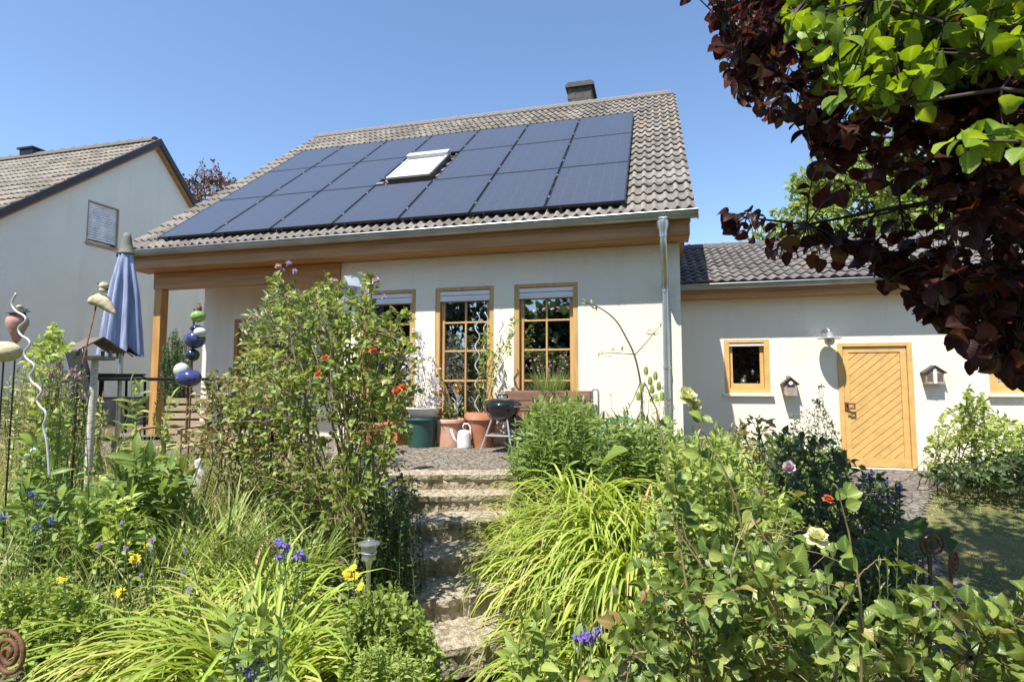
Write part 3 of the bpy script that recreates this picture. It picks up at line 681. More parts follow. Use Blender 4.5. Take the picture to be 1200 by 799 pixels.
vb.build('verge_trim', mat('dark_slate_trim', (.05, .05, .052), .6), nr, True)
rc = MB(); ridgecap(rc, -24.2, NX+.2, py_, pz_+.08, .12, .4); rc.build('ridge', M_tilen, nr, True)
vx = at(38, 180, py_+.0)[0]; MB().box(vx-.28, vx+.22, py_-.15, py_+.3, pz_+.1, pz_+.24).box(vx-.33, vx+.27, py_-.2, py_+.35, pz_+.24, pz_+.29).build('vent', M_black, nr, True)
a, b, c0, c1 = nwin
nf = MB().box(NX-.12, NX+.012, a, a+.022, c0, c1).box(NX-.12, NX+.012, b-.035, b, c0, c1).box(NX-.12, NX+.012, a+.022, b-.035, c1-.025, c1).box(NX-.12, NX+.03, a-.02, b+.02, c0-.05, c0+.02).build('window', mat('beige_window_frame', (.38, .27, .17), .6), nb, True)
sh = MB()
for k in range(15): z_ = c0+.10+k*.0595; sh.prism([(NX-.045, z_), (NX-.02, z_+.012), (NX-.02, z_+.046), (NX-.045, z_+.054)], a+.022, b-.035, 'y') if False else sh.add([(NX-.05, yy, z_) for yy in (a+.022, b-.035)]+[(NX-.02, yy, z_+.01) for yy in (a+.022, b-.035)]+[(NX-.03, yy, z_+.052) for yy in (a+.022, b-.035)]+[(NX-.05, yy, z_+.056) for yy in (a+.022, b-.035)], [(0, 1, 3, 2), (2, 3, 5, 4), (4, 5, 7, 6), (6, 7, 1, 0), (0, 2, 4, 6), (1, 7, 5, 3)])
sh.build('shutter', mat('white_roller_shutter', (.8, .82, .82), .5), nf, True)
MB().box(NX-.11, NX-.09, a+.05, b-.05, c0, c0+.14).build('pane', M_glass, nf, True); MB().box(NX-.29, NX-.2, a, b, c0, c1).build('lining', M_dark, nf, True)
# ================================================================ steps
def steps():
    L = [(-2.71, 5.28), (-2.36, 4.99), (-2.10, 4.60), (-1.80, 4.22), (-1.56, 3.80), (-1.36, 3.46)]
    R = [(-1.55, 5.60), (-1.45, 5.38), (-1.38, 4.98), (-1.12, 4.62), (-.96, 4.24), (-.72, 3.82)]
    Z = [.868, .72, .57, .42, .27, .12]
    root = thing('garden_staircase', 'weathered stone garden steps climbing between the daylilies to the terrace', 'steps', (-1.5, 4.2, 0))
    m, nt, p = _nt('lichen_stone')
    c = _ramp(nt, _mapnoise(nt, 5, 7), [(.28, (.12, .095, .06)), (.42, (.27, .225, .15)), (.6, (.42, .365, .27)), (.74, (.19, .18, .07))])
    nt.links.new(c, p.inputs['Base Color']); p.inputs['Roughness'].default_value = .9
    _bump(nt, p, _mapnoise(nt, 34, 10), 1., .04)
    m2, nt, p = _nt('gravelly_tread')
    c = _ramp(nt, _mapnoise(nt, 22, 8), [(.3, (.17, .13, .08)), (.5, (.40, .34, .24)), (.66, (.55, .48, .37)), (.8, (.24, .21, .09))])
    nt.links.new(c, p.inputs['Base Color']); p.inputs['Roughness'].default_value = .95; _bump(nt, p, _mapnoise(nt, 60, 8), 1., .04)
    for k in range(0, 6):
        a = np.array(L[k]); b = np.array(R[k]); d = (b-a)/np.linalg.norm(b-a); n = np.array([-d[1], d[0]])
        if n[1] < 0: n = -n
        a = a-d*.12; b = b+d*.15; nx, ny = 40, 14; dep = .60 if k else .30; z0 = Z[k]+(.006 if k == 0 else 0)
        def rag(s): return .011*math.sin(s*3.1+k)+.007*math.sin(s*9.7+2*k)+rng.normal(0, .0035)
        top = np.zeros((ny, nx, 3)); front = [rag(j*.25) for j in range(nx)]
        for i in range(ny):
            for j in range(nx):
                q = a+(b-a)*j/(nx-1)+n*dep*(i/(ny-1))**1.3+n*(front[j] if i == 0 else 0); chip = -.004*(i == 0)+rng.normal(0, .004)*(i > 0)-.006*(i == 1)
                top[i, j] = (q[0], q[1], z0+chip)
        V = list(top.reshape(-1, 3)); F = [(i*nx+j, i*nx+j+1, (i+1)*nx+j+1, (i+1)*nx+j) for i in range(ny-1) for j in range(nx-1)]
        MB().add(V, F).build('tread', m2, None) if False else None
        mb = MB(); mb.add(V, F, 1)
        V2 = [top[0, j] for j in range(nx)]; prof = [(0., -.012), (.004, -.045), (.018, -.055), (.022, -.09), (.02, -.13), (.03, -.2)]
        for dn, dz in prof:
            for j in range(nx):
                w_ = rng.normal(0, .006) if dz < -.05 else rng.normal(0, .002); q = top[0, j]; V2.append((q[0]+n[0]*(dn+w_), q[1]+n[1]*(dn+w_), q[2]+dz+rng.normal(0, .002)))
        mb.add(V2, [(r*nx+j, (r+1)*nx+j, (r+1)*nx+j+1, r*nx+j+1) for r in range(len(prof)) for j in range(nx-1)], 0)
        V3 = []
        for j in (0, nx-1):
            for i in range(ny): V3 += [tuple(top[i, j]), (top[i, j][0], top[i, j][1], z0-.25)]
        mb.add(V3, [(o_+2*i, o_+2*i+1, o_+2*i+3, o_+2*i+2) for o_ in (0, 2*ny) for i in range(ny-1)], 0)
        mb.build('stone_step', [m, m2], root, True, smooth=.6, recalc=False)
steps()
# ================================================================ pots and patio things (terrace level)
TZ = .872
M_terra = mat('terracotta', (.42, .17, .09), .8, 0, .15, 5, .2, 40, alt=(.5, .3, .22))
M_terrap = mat('pale_terracotta', (.48, .27, .19), .85, 0, .18, 5, .25, 40, alt=(.55, .42, .34))
M_orange = mat('orange_plastic', (.55, .17, .08), .45, 0, .05)
M_gplast = mat('dark_green_plastic', (.025, .085, .075), .4, 0, .12)
M_earth = mat('potting_soil', (.03, .022, .015), .95, 0, .4, 30, .5, 60)
def pot(name, label, x, y, r0, r1, h, material, rim=.05, z=TZ, cat='flower pot', group=None, square=False):
    r = thing(name, label, cat, (x, y, z), .3 if square else 0, group); n = 4 if square else 28
    mb = MB(); th = .015
    prof = [(r0, 0), (r1*.97, h-rim), (r1*1.06, h-rim), (r1*1.07, h-.008), (r1*1.05, h), (r1*.97, h), (r1*.93, h-.05), (r0*.9, .05)]
    mb.lathe(prof, n); mb.build('pot_body', material, r, smooth=SM if not square else False, bevel=.006 if square else 0)
    MB().lathe([(r1*.92, h-.055), (r1*.5, h-.035), (.001, h-.03)], n).build('soil', M_earth, r); return r
def X_(u, y): return at(u, 500, y)[0]
p_green = pot('plant_tub', 'dark green plastic tub holding a white bowl in front of the window', X_(494, 7.75), 7.75, .19, .25, .42, M_gplast, .03, cat='tub')
p_ter1 = pot('flower_pot', 'broad pale terracotta pot between green tub and watering can', X_(528, 7.95), 7.95, .20, .235, .40, M_terrap, .055)
p_tall = pot('flower_pot', 'tall terracotta pot with climber and twisted rods behind the kettle grill', X_(565, 7.9), 7.9, .13, .225, .50, M_terra, .10)
p_sq = pot('flower_pot', 'square bright orange planter beside the green tub', X_(468, 7.95), 7.95, .19, .235, .33, M_orange, .04, square=True)
p_o2 = pot('flower_pot', 'low dull orange pot behind the tall rose shrub', X_(437, 7.95), 7.95, .18, .23, .30, M_terra, .05)
# white bowl on the tub
bw = thing('white_bowl', 'white plastic bowl sitting on the dark green tub', 'bowl', (X_(496, 7.75), 7.75, TZ+.39))
MB().lathe([(.16, 0), (.17, .01), (.25, .16), (.275, .165), (.275, .18), (.245, .18), (.16, .03), (.001, .025)], 28).build('bowl_shell', mat('white_plastic', (.66, .66, .62), .4, 0, .05), bw, smooth=SM)
# watering can
wc = thing('watering_can', 'white dented watering can standing between two terracotta pots', 'watering can', (X_(544, 7.7), 7.7, TZ), .3)
M_can = mat('chalky_white_enamel', (.66, .65, .64), .45, .1, .14, 9)
MB().lathe([(.10, 0), (.105, .01), (.098, .05), (.095, .2), (.085, .235), (.06, .255), (.058, .25), (.08, .228)], 24).build('can_body', M_can, wc, smooth=SM)
MB().tube([(0, .0, .25), (-.02, 0, .31), (.0, 0, .345), (.05, 0, .345), (.085, 0, .30), (.095, 0, .2), (.097, 0, .12)], .012, 8).build('handle', M_can, wc, smooth=True)
MB().tube([(-.09, 0, .06), (-.14, -.01, .13), (-.19, -.015, .27)], [.022, .017, .014], 10).build('spout', M_can, wc, smooth=True)
# gold gazing ball on a white flower stake
gb = thing('gazing_ball', 'golden mirror ball on a white metal flower stake in the pale terracotta pot', 'garden ball', (X_(536, 7.95), 7.93, TZ+.36))
MB().ell((0, 0, .50), (.075, .075, .075), 24, 16).build('ball', mat('gold_mirror', (.72, .46, .13), .06, 1, .03), gb, smooth=True)
s = MB(); s.tube([(0, 0, 0), (.01, 0, .25), (0, 0, .43)], .008, 6)
s.build('stake', M_white, gb, smooth=True)
lv = Leaves()
for q in range(8):
    a = q*2.4; lv.put(np.array([[.0, 0, .1+.035*q]]), np.array([[math.cos(a)*.5, math.sin(a)*.5, .8]]), np.array([[-math.cos(a), -math.sin(a), .4]]), .17, .05, 'lance', .1, .2)
lv.build('leaf', M_white, gb, world=False)
# twisted climbing rods
def wavy(h, amp, per, n=60, ph=0): 
    t = np.linspace(0, 1, n); return np.stack([amp*np.sin(t*h/per*2*PI+ph)*np.minimum(1, (1.02-t)*8+.4), amp*.25*np.cos(t*h/per*2*PI+ph), t*h], 1)
M_rod = mat('galvanised_rod', (.62, .62, .6), .4, .5, .08)
for k, (du, h, ph) in enumerate(((-6, 1.55, 0.), (4, 1.55, .5), (22, 1.42, 2.2))):
    r = thing('plant_rod', ['wavy metal plant rod in the tall terracotta pot, left of three', 'wavy metal plant rod in the tall terracotta pot, middle of three', 'wavy metal plant rod in the tall terracotta pot, right of three'][k], 'plant rod', (X_(565+du, 7.9), 7.9, TZ+.42), 0, 'wavy plant rods by the window')
    MB().tube(wavy(h, .035, .28, ph=ph), .009, 6).build('rod', M_rod, r, smooth=True)
# kettle grill
kx, ky = X_(589, 7.45), 7.45
gl = thing('kettle_grill', 'black kettle grill on thin legs with a side shelf in front of the window', 'grill', (kx, ky, TZ))
M_enam = mat('black_enamel', (.012, .012, .014), .12, 0, .1, coat=.6)
MB().lathe([(.02, .40), (.12, .42), (.20, .48), (.24, .56), (.25, .61), (.255, .615), (.24, .61), (.1, .45), (.001, .43)], 32).build('bowl', M_enam, gl, smooth=SM)
MB().lathe([(.262, .615), (.262, .635), (.25, .655), (.2, .695), (.12, .72), (.001, .73)], 32).build('lid', M_enam, gl, smooth=SM)
MB().tube([(-.07, 0, .725), (-.06, 0, .77), (.06, 0, .77), (.07, 0, .725)], .012, 8).build('handle', M_black, gl, smooth=True)
M_alu = mat('aluminium_leg', (.55, .55, .54), .35, .7, .1)
for a, b in (((-.12, -.1, .45), (-.26, -.2, 0)), ((.1, -.14, .45), (.2, -.28, 0.)), ((0, .14, .45), (.0, .3, 0))): MB().cyl(a, b, .013, None, 8).build('leg', M_alu, gl, smooth=SM)
MB().box(-.2, .2, -.18, .2, .215, .23).build('ash_tray', M_alu, gl, bevel=.004)
MB().prism([(.2, -.18), (.52, -.15), (.58, 0), (.5, .12), (.22, .16)], .60, .62, 'z').build('side_shelf', mat('brown_shelf', (.1, .065, .05), .6), gl, bevel=.006)
# grey bin under the grill
bn = thing('charcoal_bin', 'small grey green bin with pale lid half under the grill', 'bin', (X_(603, 7.65), 7.65, TZ))
MB().prism([(-.11, -.1), (.11, -.1), (.11, .1), (-.11, .1)], 0, .24, 'z').build('bin_body', mat('grey_green_plastic', (.12, .155, .15), .5), bn, bevel=.02)
MB().box(-.125, .125, -.115, .115, .242, .29).build('lid', mat('pale_grey_plastic', (.33, .35, .35), .5), bn, bevel=.012)
# raised planter under the right window
rp = thing('raised_planter', 'brown wooden raised planter box under the right window', 'planter', (X_(650, 7.95), 7.95, TZ))
xa, xb = at(592, 460, 7.8)[0]-rp.location.x, at(692, 460, 7.8)[0]-rp.location.x
M_brown = wood('grey_brown_plank', (.21, .115, .075), .8, .3, (.6, 6, 6)); zt = at(640, 458, 7.8)[2]-TZ
for k in range(4):
    z1 = zt-k*.145
    bb = MB(); bb.box(xa, xb, -.18, -.15, z1-.135, z1); bb.box(xa, xb, .17, .2, z1-.135, z1); bb.box(xa, xa+.03, -.15, .17, z1-.135, z1); bb.box(xb-.03, xb, -.15, .17, z1-.135, z1)
    bb.build('plank_ring', M_brown, rp, bevel=.006)
for x in (xa+.05, xb-.05):
    for y in (-.14, .16): MB().box(x-.02, x+.02, y-.005, y+.005, 0, zt-.01).build('corner_post', M_brown, rp)
MB().box(xa+.03, xb-.03, -.15, .17, .1, zt-.05).build('soil', M_earth, rp)
# hose and handle at the wall
hs = thing('garden_hose', 'coiled turquoise garden hose lying behind the lilies', 'hose', (at(722, 488, 7.3)[0], 7.3, TZ+.3))
t = np.linspace(0, 5*2*PI, 160); MB().tube(np.stack([.2*np.cos(t)+.01*np.sin(3*t), .12*np.sin(t), .14*np.sin(t*1.0+.6)+.012*t/6], 1), .011, 6).build('coil', mat('turquoise_hose', (.06, .36, .34), .4, 0, .05), hs, smooth=True)
hc = thing('hose_cart', 'grey tubular cart handle standing by the white wall', 'cart', (at(697, 470, 7.6)[0], 7.6, TZ))
MB().tube([(-.03, 0, .0), (-.03, 0, .80), (-.02, 0, .84), (.04, 0, .84), (.05, 0, .80), (.05, 0, 0)], .012, 8).build('handle', mat('grey_steel', (.2, .2, .21), .5, .3), hc, smooth=True)
MB().box(-.12, .14, -.08, .08, .0, .3).build('reel_box', mat('dark_plastic', (.05, .06, .06), .5), hc, bevel=.02)
# rose arch rod: bent dark rods with thin side stems against the wall
def pl(pts, Y): return np.array([at(u, v, Y) for u, v in pts])
def world_tube(name, pts, r, material, parent, n=6): return MB().tube(pts, r, n).build(name, material, parent, True, smooth=True)
def spline(pts, n=40):
    pts = np.array(pts, float); k = len(pts); t = np.linspace(0, k-1, n); out = []
    for x in t:
        i = min(int(x), k-2); f = x-i; p0, p1, p2, p3 = pts[max(i-1, 0)], pts[i], pts[i+1], pts[min(i+2, k-1)]
        out.append(.5*(2*p1+(p2-p0)*f+(2*p0-5*p1+4*p2-p3)*f*f+(3*p1-p0-3*p2+p3)*f**3))
    return np.array(out)
Yt = 7.0
pts = spline(np.vstack([pl([(687, 354), (705, 362), (722, 376), (735, 398), (744, 418), (750, 445), (752, 470)], Yt), [[at(753, 480, Yt)[0], Yt, .6]]]))
tr = thing('bent_rose_cane', 'dark arching bare cane with two side stems against the white wall', 'plant stem', (pts[-1][0], Yt, .6))
world_tube('cane', pts, np.linspace(.007, .014, 40), mat('dark_cane', (.07, .065, .05), .8), tr)
for q in ([(744, 416), (755, 404), (765, 392), (774, 382)], [(743, 415), (725, 414), (710, 414), (702, 415)], [(751, 446), (742, 468), (735, 480)], [(764, 392), (757, 391)]): world_tube('side_stem', spline(pl(q, Yt), 14), np.linspace(.007, .003, 14), M_rust, tr, 5)
lv = Leaves()
for u, v in ((687, 354), (692, 357), (697, 361), (760, 391), (769, 394), (774, 380), (703, 413), (722, 409), (729, 407), (712, 418)):
    lv.put(at(u, v, Yt)[None]+rng.normal(0, .01, (3, 3)), rng.normal(0, 1, (3, 3)), np.array([0, -.5, 1.]), .07, .03, 'ovate', .3)
lv.build('leaf', leafmat('cane_leaf', [(0, (.13, .17, .05)), (1, (.22, .25, .09))]), tr)
# ================================================================ wall things of the garage
lx, _, lz = at(967, 398, GY)
lamp = thing('wall_lamp', 'round shaded outdoor lamp fixed on the white wall left of the garage door', 'wall lamp', (lx, GY, lz))
M_galv = mat('galvanised_lamp', (.48, .5, .5), .4, .6, .1)
MB().tube([(0, 0, .12), (0, -.05, .15), (0, -.14, .17), (0, -.22, .14), (0, -.24, .09)], .018, 8).build('arm', M_galv, lamp, smooth=True)
MB().cyl((0, -.001, .12), (0, -.025, .12), .05, None, 16).build('wall_plate', M_galv, lamp, smooth=SM)
MB().lathe([(.18, 0), (.183, -.004), (.183, .004), (.06, .035), (.055, .08), (.03, .1), (.001, .102)], 32, (0, -.24, 0)).build('shade', M_galv, lamp, smooth=SM)
MB().lathe([(.06, 0), (.062, -.05), (.05, -.085), (.02, -.1), (.001, -.102)], 20, (0, -.24, 0)).build('glass_bowl', mat('frosted_glass', (.6, .62, .6), .15, 0, .03), lamp, smooth=SM)
cg = MB()
for q in range(8):
    a = q*PI/4; cg.tube([(.07*math.cos(a), -.24+.07*math.sin(a), 0), (.072*math.cos(a), -.24+.072*math.sin(a), -.06), (.03*math.cos(a), -.24+.03*math.sin(a), -.112)], .004, 4)
cg.build('guard_cage', M_galv, lamp)
def birdhouse(name, label, u, v, Y, w, h, d, roofc, wallc, front=None, cat='birdhouse', over=.03, wood_=True):
    x, y, z = at(u, v, Y)
    r = thing(name, label, cat, (x, Y, z))
    MB().prism([(-w/2, -h/2), (w/2, -h/2), (w/2, h*.12), (0, h*.42), (-w/2, h*.12)], -d, -.004, 'y').build('box', wallc, r, bevel=.004)
    a = MB(); k = h*.30/(w/2)
    for s_ in (-1, 1): a.add([(0, yy, h*.42+dz+.004) for yy in (-d-.03, 0) for dz in (0, .018)]+[(s_*(w/2+over), yy, h*.42-k*(w/2+over)+dz+.004) for yy in (-d-.03, 0) for dz in (0, .018)], [(0, 1, 3, 2), (4, 6, 7, 5), (0, 4, 5, 1), (2, 3, 7, 6), (1, 5, 7, 3), (0, 2, 6, 4)])
    a.build('roof', roofc, r)
    return r, w, h, d
M_weath = wood('weathered_wood', (.30, .25, .21), .85, .3); M_bark = mat('dark_bark', (.07, .05, .04), .9, 0, .3, 12, .6, 30)
bh, w, h, d = birdhouse('birdhouse', 'small weathered wooden birdhouse hanging between window and wall lamp', 924, 452, GY, .20, .30, .16, M_bark, M_weath)
MB().prism([(-.055, .0), (.055, .0), (.07, .05), (0, .10), (-.07, .05)], -d-.014, -d-.001, 'y').build('front_plate', M_bark, bh)
MB().lathe([(.03, 0), (.03, .008), (.001, .009)], 16).build('hole_ring', M_white, bh, loc=(0, -d-.015, .045)).rotation_euler = (PI/2, 0, 0)
MB().box(-.09, .09, -d-.04, -d, -h/2-.012, -h/2+.002).build('perch_shelf', M_weath, bh)
MB().box(-.035, .03, -.05, -.004, h*.36, h*.56).build('hanger', M_weath, bh)
bh2, w, h, d = birdhouse('insect_house', 'small insect house with dark roof on the wall right of the garage door', 1091, 439, GY, .25, .30, .13, mat('dark_roof_board', (.06, .055, .06), .7), M_weath)
MB().box(-.022, .022, -d-.008, -d-.001, -.14, .1).build('white_slat', M_white, bh2)
M_reed = mat('reed_filling', (.12, .085, .06), .9, 0, .6, 60, .8, 90)
for x in (-.07, .07): MB().box(x-.035, x+.035, -d-.004, -d-.001, -.10, .02).build('reed_panel', M_reed, bh2)
# figures on the window ledge inside
for k, (u, v, w_) in enumerate(((871, 446, .05), (882, 437, .03))):
    x, y, z = at(u, v, 10.42); f = thing('window_figure', ['pale china figure sitting on the sill of the small garage window', 'tiny white ornament hanging in the small garage window'][k], 'ornament', (x, 10.42, z))
    mm = MB(); mm.ell((0, 0, 0), (w_, .03, w_*1.1), 12, 8).ell((w_*.5, 0, w_*1.4), (w_*.5, .025, w_*.6), 10, 8)
    if k: mm = MB(); mm.lathe([(.001, -.05), (.02, -.02), (.03, .03), (.015, .06), (.001, .07)], 10)
    mm.build('figure', M_white, f, smooth=True)
# ================================================================ left side: parasol, feeder, ceramics, furniture
px_, py2 = at(146, 340, 5.2)[0], 5.2
par = thing('parasol', 'closed blue parasol with grey cap standing left of the porch post', 'parasol', (px_, py2, .86))
ztop = at(148, 273, 5.2)[2]-.86; zbot = at(140, 412, 5.2)[2]-.86
n = 64; k = 14; V = []
for i in range(k):
    t = i/(k-1); z = ztop-.18-(ztop-.18-zbot)*t; rr = .05+.125*t**.75
    for j in range(n):
        a = 2*PI*j/n; fold = 1+.34*math.sin(8*a+.5*math.sin(3*a))*min(1, t*2.5)+.09*math.sin(5*a+1)
        zz = z-(.05*math.sin(8*a)+.03*math.sin(3*a))*t**3
        V.append((rr*fold*math.cos(a), rr*fold*math.sin(a), zz))
F = [(i*n+j, i*n+(j+1) % n, (i+1)*n+(j+1) % n, (i+1)*n+j) for i in range(k-1) for j in range(n)]
M_blue = mat('faded_blue_canvas', (.27, .31, .46), .9, 0, .35, 9, .4, 120, (3, 3, .25))
MB().add(V, F).build('canopy', M_blue, par, smooth=True)
MB().lathe([(.001, ztop), (.035, ztop-.005), (.045, ztop-.05), (.058, ztop-.13), (.085, ztop-.24), (.092, ztop-.25), (.07, ztop-.27), (.05, ztop-.2)], 16, sy=.9).build('cap', mat('grey_canvas', (.15, .145, .12), .9, 0, .3, 10, .4, 60), par, smooth=True)
MB().cyl((0, 0, 0), (0, 0, ztop-.2), .024, None, 12).build('pole', M_alu, par, smooth=SM)
rb = MB()
for q in range(8): a = q*PI/4+.2; rb.cyl((.05*math.cos(a), .05*math.sin(a), zbot+.02), (.19*math.cos(a), .19*math.sin(a), zbot-.05), .008, None, 5)
rb.build('rib', M_black, par)
MB().lathe([(.25, 0), (.26, .02), (.25, .07), (.06, .1), (.05, .3), (.03, .3)], 24).build('base', mat('concrete_foot', (.25, .25, .24), .9), par, smooth=SM)
# bird feeder on birch post
fx, fy = at(111, 405, 4.0)[0], 4.0; fz = at(111, 422, 4.0)[2]; g0 = gz(fx, fy)
fd = thing('bird_feeder', 'weathered wooden bird feeder house on a birch post', 'bird feeder', (fx, fy, g0), 1.3); H = fz-g0
M_birch = mat('birch_bark', (.50, .47, .42), .8, 0, .25, 8, .4, 30, (2, 2, 9), alt=(.1, .09, .08))
MB().cyl((0, 0, 0), (.01, 0, H), .032, .028, 12).build('post', M_birch, fd, smooth=SM)
MB().box(-.13, .13, -.10, .10, H, H+.015).build('floor', M_weath, fd, bevel=.004)
for x, y in ((-.10, -.07), (.10, -.07), (-.10, .07), (.10, .07)): MB().box(x-.012, x+.012, y-.012, y+.012, H+.015, H+.09).build('corner_post', M_weath, fd)
rl = MB(); rl.box(-.13, .13, -.108, -.10, H+.012, H+.035).box(-.13, .13, .10, .108, H+.012, H+.035).box(-.138, -.13, -.108, .108, H+.012, H+.035).box(.13, .138, -.108, .108, H+.012, H+.035)
rl.build('rim', M_weath, fd)
rf = MB()
for s_ in (-1, 1): rf.add([(0, yy, H+.195+dz) for yy in (-.155, .155) for dz in (0, .014)]+[(s_*.19, yy, H+.070+dz) for yy in (-.155, .155) for dz in (0, .014)], [(0, 1, 3, 2), (4, 6, 7, 5), (0, 4, 5, 1), (2, 3, 7, 6), (1, 5, 7, 3), (0, 2, 6, 4)])
rf.build('roof', wood('grey_brown_shingle', (.13, .105, .085), .9, .4, (8, 1, 8)), fd)
# ceramic bird on a rusty rod
M_cer = mat('sandy_ceramic', (.40, .34, .21), .8, 0, .35, 14, .5, 40, alt=(.12, .1, .06))
bx, by, bz = at(117, 352, 3.5); ex = at(91, 450, 3.4)
brd = thing('ceramic_bird', 'sandy ceramic bird on a slanting rusty rod above the feeder', 'garden sculpture', (ex[0], ex[1], gz(ex[0], ex[1])+.0))
def rel(p, o=None): o = o or brd; return np.array(p)-np.array(o.location)
bb = MB(); c = rel((bx, by, bz)); r_ = pxm(117, 3.5)
R_, U_ = _R, np.array([0, 0, 1.])
def on(c, du, dv): return c+R_*du*r_-U_*dv*r_
sec = [(-13, 0, 2), (-9, 0, 7), (-2, -1, 10), (5, 2, 10), (11, 8, 7), (17, 14, 3.5), (20, 17, 1)]
nn = 16; V = []
for du, dv, rr in sec:
    for j in range(nn):
        a = 2*PI*j/nn; V.append(on(c, du, dv)+rr*r_*(np.array([0, .8, 0])*math.cos(a)+(.75*U_+.25*R_)*math.sin(a)))
F = [(i*nn+j, i*nn+(j+1) % nn, (i+1)*nn+(j+1) % nn, (i+1)*nn+j) for i in range(len(sec)-1) for j in range(nn)]+[list(range(nn))[::-1], [(len(sec)-1)*nn+j for j in range(nn)]]
bb.add(V, F); bb.ell(on(c, 4, -17), (5.5*r_, 5*r_, 5*r_), 14, 10)
bb.tube([on(c, 3, -10), on(c, 4, -14)], [5*r_, 4*r_], 10); bb.build('body', M_cer, brd, smooth=True)
MB().tube([on(c, 0, -19), on(c, -4, -21)], [2.4*r_, .4*r_], 8).build('beak', M_black, brd, smooth=True)
MB().tube([on(c, 8, -14), on(c, 3, -12)], [2.*r_, 1.5*r_], 8).build('collar', M_black, brd, smooth=True)
MB().tube([np.array([0, 0, 0.]), rel(ex), on(c, -4, 6)], .006, 6).build('rod', M_rust, brd, smooth=True)
# ceramic totem
tx, ty = at(226, 400, 4.7)[0], 4.7; q = pxm(226, 4.7)
tot = thing('ceramic_totem', 'totem of glazed ceramic balls in green, blue and white beside the rose shrub', 'garden sculpture', (tx, ty, gz(tx, ty)))
def tz(v): return at(226, v, ty)[2]-tot.location.z
def gl_(name, c, alt=None, var=.25): return mat(name, c, .12, 0, var, 9, .1, 30, spec=.6, coat=.5, alt=alt)
M_gg, M_gb, M_gk, M_gw = gl_('green_glaze', (.20, .36, .08)), gl_('blue_glaze', (.045, .05, .16)), gl_('black_glaze', (.02, .025, .035)), gl_('white_glaze', (.5, .55, .5), (.3, .4, .38))
def rx(u): return (u-226)*q
MB().cyl((0, 0, 0), (0, 0, tz(362)), .009, None, 8).build('rod', M_rust, tot, smooth=SM)
for nm, u, v, a, b, mm in (('finial', 233, 362, 3, 4.5, M_rust), ('green_ball', 232, 371, 8.2, 7, M_gg), ('dark_ring', 231, 385, 7.5, 4, M_gk), ('white_cap', 238, 390, 7, 6, M_gw), ('blue_ball', 229, 398, 11.3, 10.5, M_gb), ('dark_ball', 226, 416, 8, 7.5, M_gk), ('pale_ball', 214, 434, 8.5, 9, M_gw)):
    MB().ell((rx(u), -.02 if nm in ('white_cap', 'pale_ball') else 0, tz(v)), (a*q, a*q, b*q), 24, 16).build(nm, mm, tot, smooth=True)
lv = Leaves(); lv.put(np.array([[rx(233), 0, tz(360)]]*3), np.array([[-.3, 0, 1.], [.1, 0, 1], [.4, 0, .8]]), np.array([0, -1., .1]), .05, .014, 'lance', .1); lv.build('finial_leaf', M_rust, tot, world=False)
eg = thing('ceramic_egg', 'large glossy blue ceramic egg lying at the foot of the totem', 'garden sculpture', (at(221, 443, 4.55)[0], 4.55, at(221, 443, 4.55)[2]-.09))
MB().ell((0, 0, .09), (15*q, 12*q, 10*q), 24, 16).build('egg', M_gb, eg, smooth=True); MB().cyl((0, 0, .0), (0, 0, -.55), .012, None, 8).build('stake', M_rust, eg)
# urn, stone oval and wavy rod at the left edge
ux, uy, uz = at(20, 382, 2.75); q = pxm(20, 2.75)
urn = thing('ceramic_urn', 'pinkish clay urn with dark leaf lid on a stake at the left edge', 'garden sculpture', (ux, uy, gz(ux, uy))); H = uz-urn.location.z
M_clay = mat('pink_clay', (.36, .2, .17), .8, 0, .25, 12, .4, 40, alt=(.3, .28, .2))
MB().lathe([(2*q, -19*q), (4*q, -16*q), (8*q, -5*q), (11*q, 3*q), (10.5*q, 8*q), (7*q, 14*q), (6*q, 16*q), (5*q, 16*q), (6*q, 10*q)], 24, (0, 0, H)).build('vessel', M_clay, urn, smooth=True)
MB().ell((0, 0, H+16.5*q), (14*q, 11*q, 1.6*q), 20, 8, ax=(.25, -.2, 1)).ell((2*q, 0, H+20*q), (8*q, 7*q, 1.5*q), 20, 8, ax=(.3, -.2, 1)).build('lid', mat('dark_ceramic', (.06, .055, .045), .5, 0, .3), urn, smooth=True)
MB().ell((2*q, 0, H+22*q), (3.5*q, 3.5*q, 3*q), 12, 8).build('knob', M_cer, urn, smooth=True)
MB().cyl((0, 0, 0), (0, 0, H-16*q), .005, None, 6).cyl((12*q, 0, H+15*q), (5*q, 0, H-12*q), .006, None, 6).build('rod', M_black, urn)
ox, oy, oz = at(5, 412, 2.6); q2 = pxm(5, 2.6)
ov = thing('stone_disc', 'mottled sandy ceramic pebble on a rod at the left edge', 'garden sculpture', (ox, oy, gz(ox, oy)))
MB().ell((0, 0, oz-ov.location.z), (21*q2, 14*q2, 12*q2), 24, 14).build('pebble', M_cer, ov, smooth=True); MB().cyl((0, 0, 0), (0, 0, oz-ov.location.z-9*q2), .005, None, 6).build('rod', M_black, ov)
sx_, sy_ = at(30, 450, 2.5)[0], 2.5; q3 = pxm(30, 2.5)
sr_ = thing('plant_rod', 'tall wavy galvanised plant rod in front of the clay urn', 'plant rod', (sx_, sy_, gz(sx_, sy_)))
pts = [(19, 344), (14, 355), (18, 364), (28, 370), (30, 376), (22, 384), (24, 392), (33, 398), (35, 404), (29, 412), (31, 420), (39, 426), (40, 432), (35, 440), (38, 448), (46, 454), (48, 460), (43, 468), (47, 476), (53, 482), (54, 490), (51, 500), (55, 520), (58, 560)]
MB().tube(spline(pl(pts, 2.5), 120), .0065, 6).build('rod', M_rod, sr_, True, smooth=True)
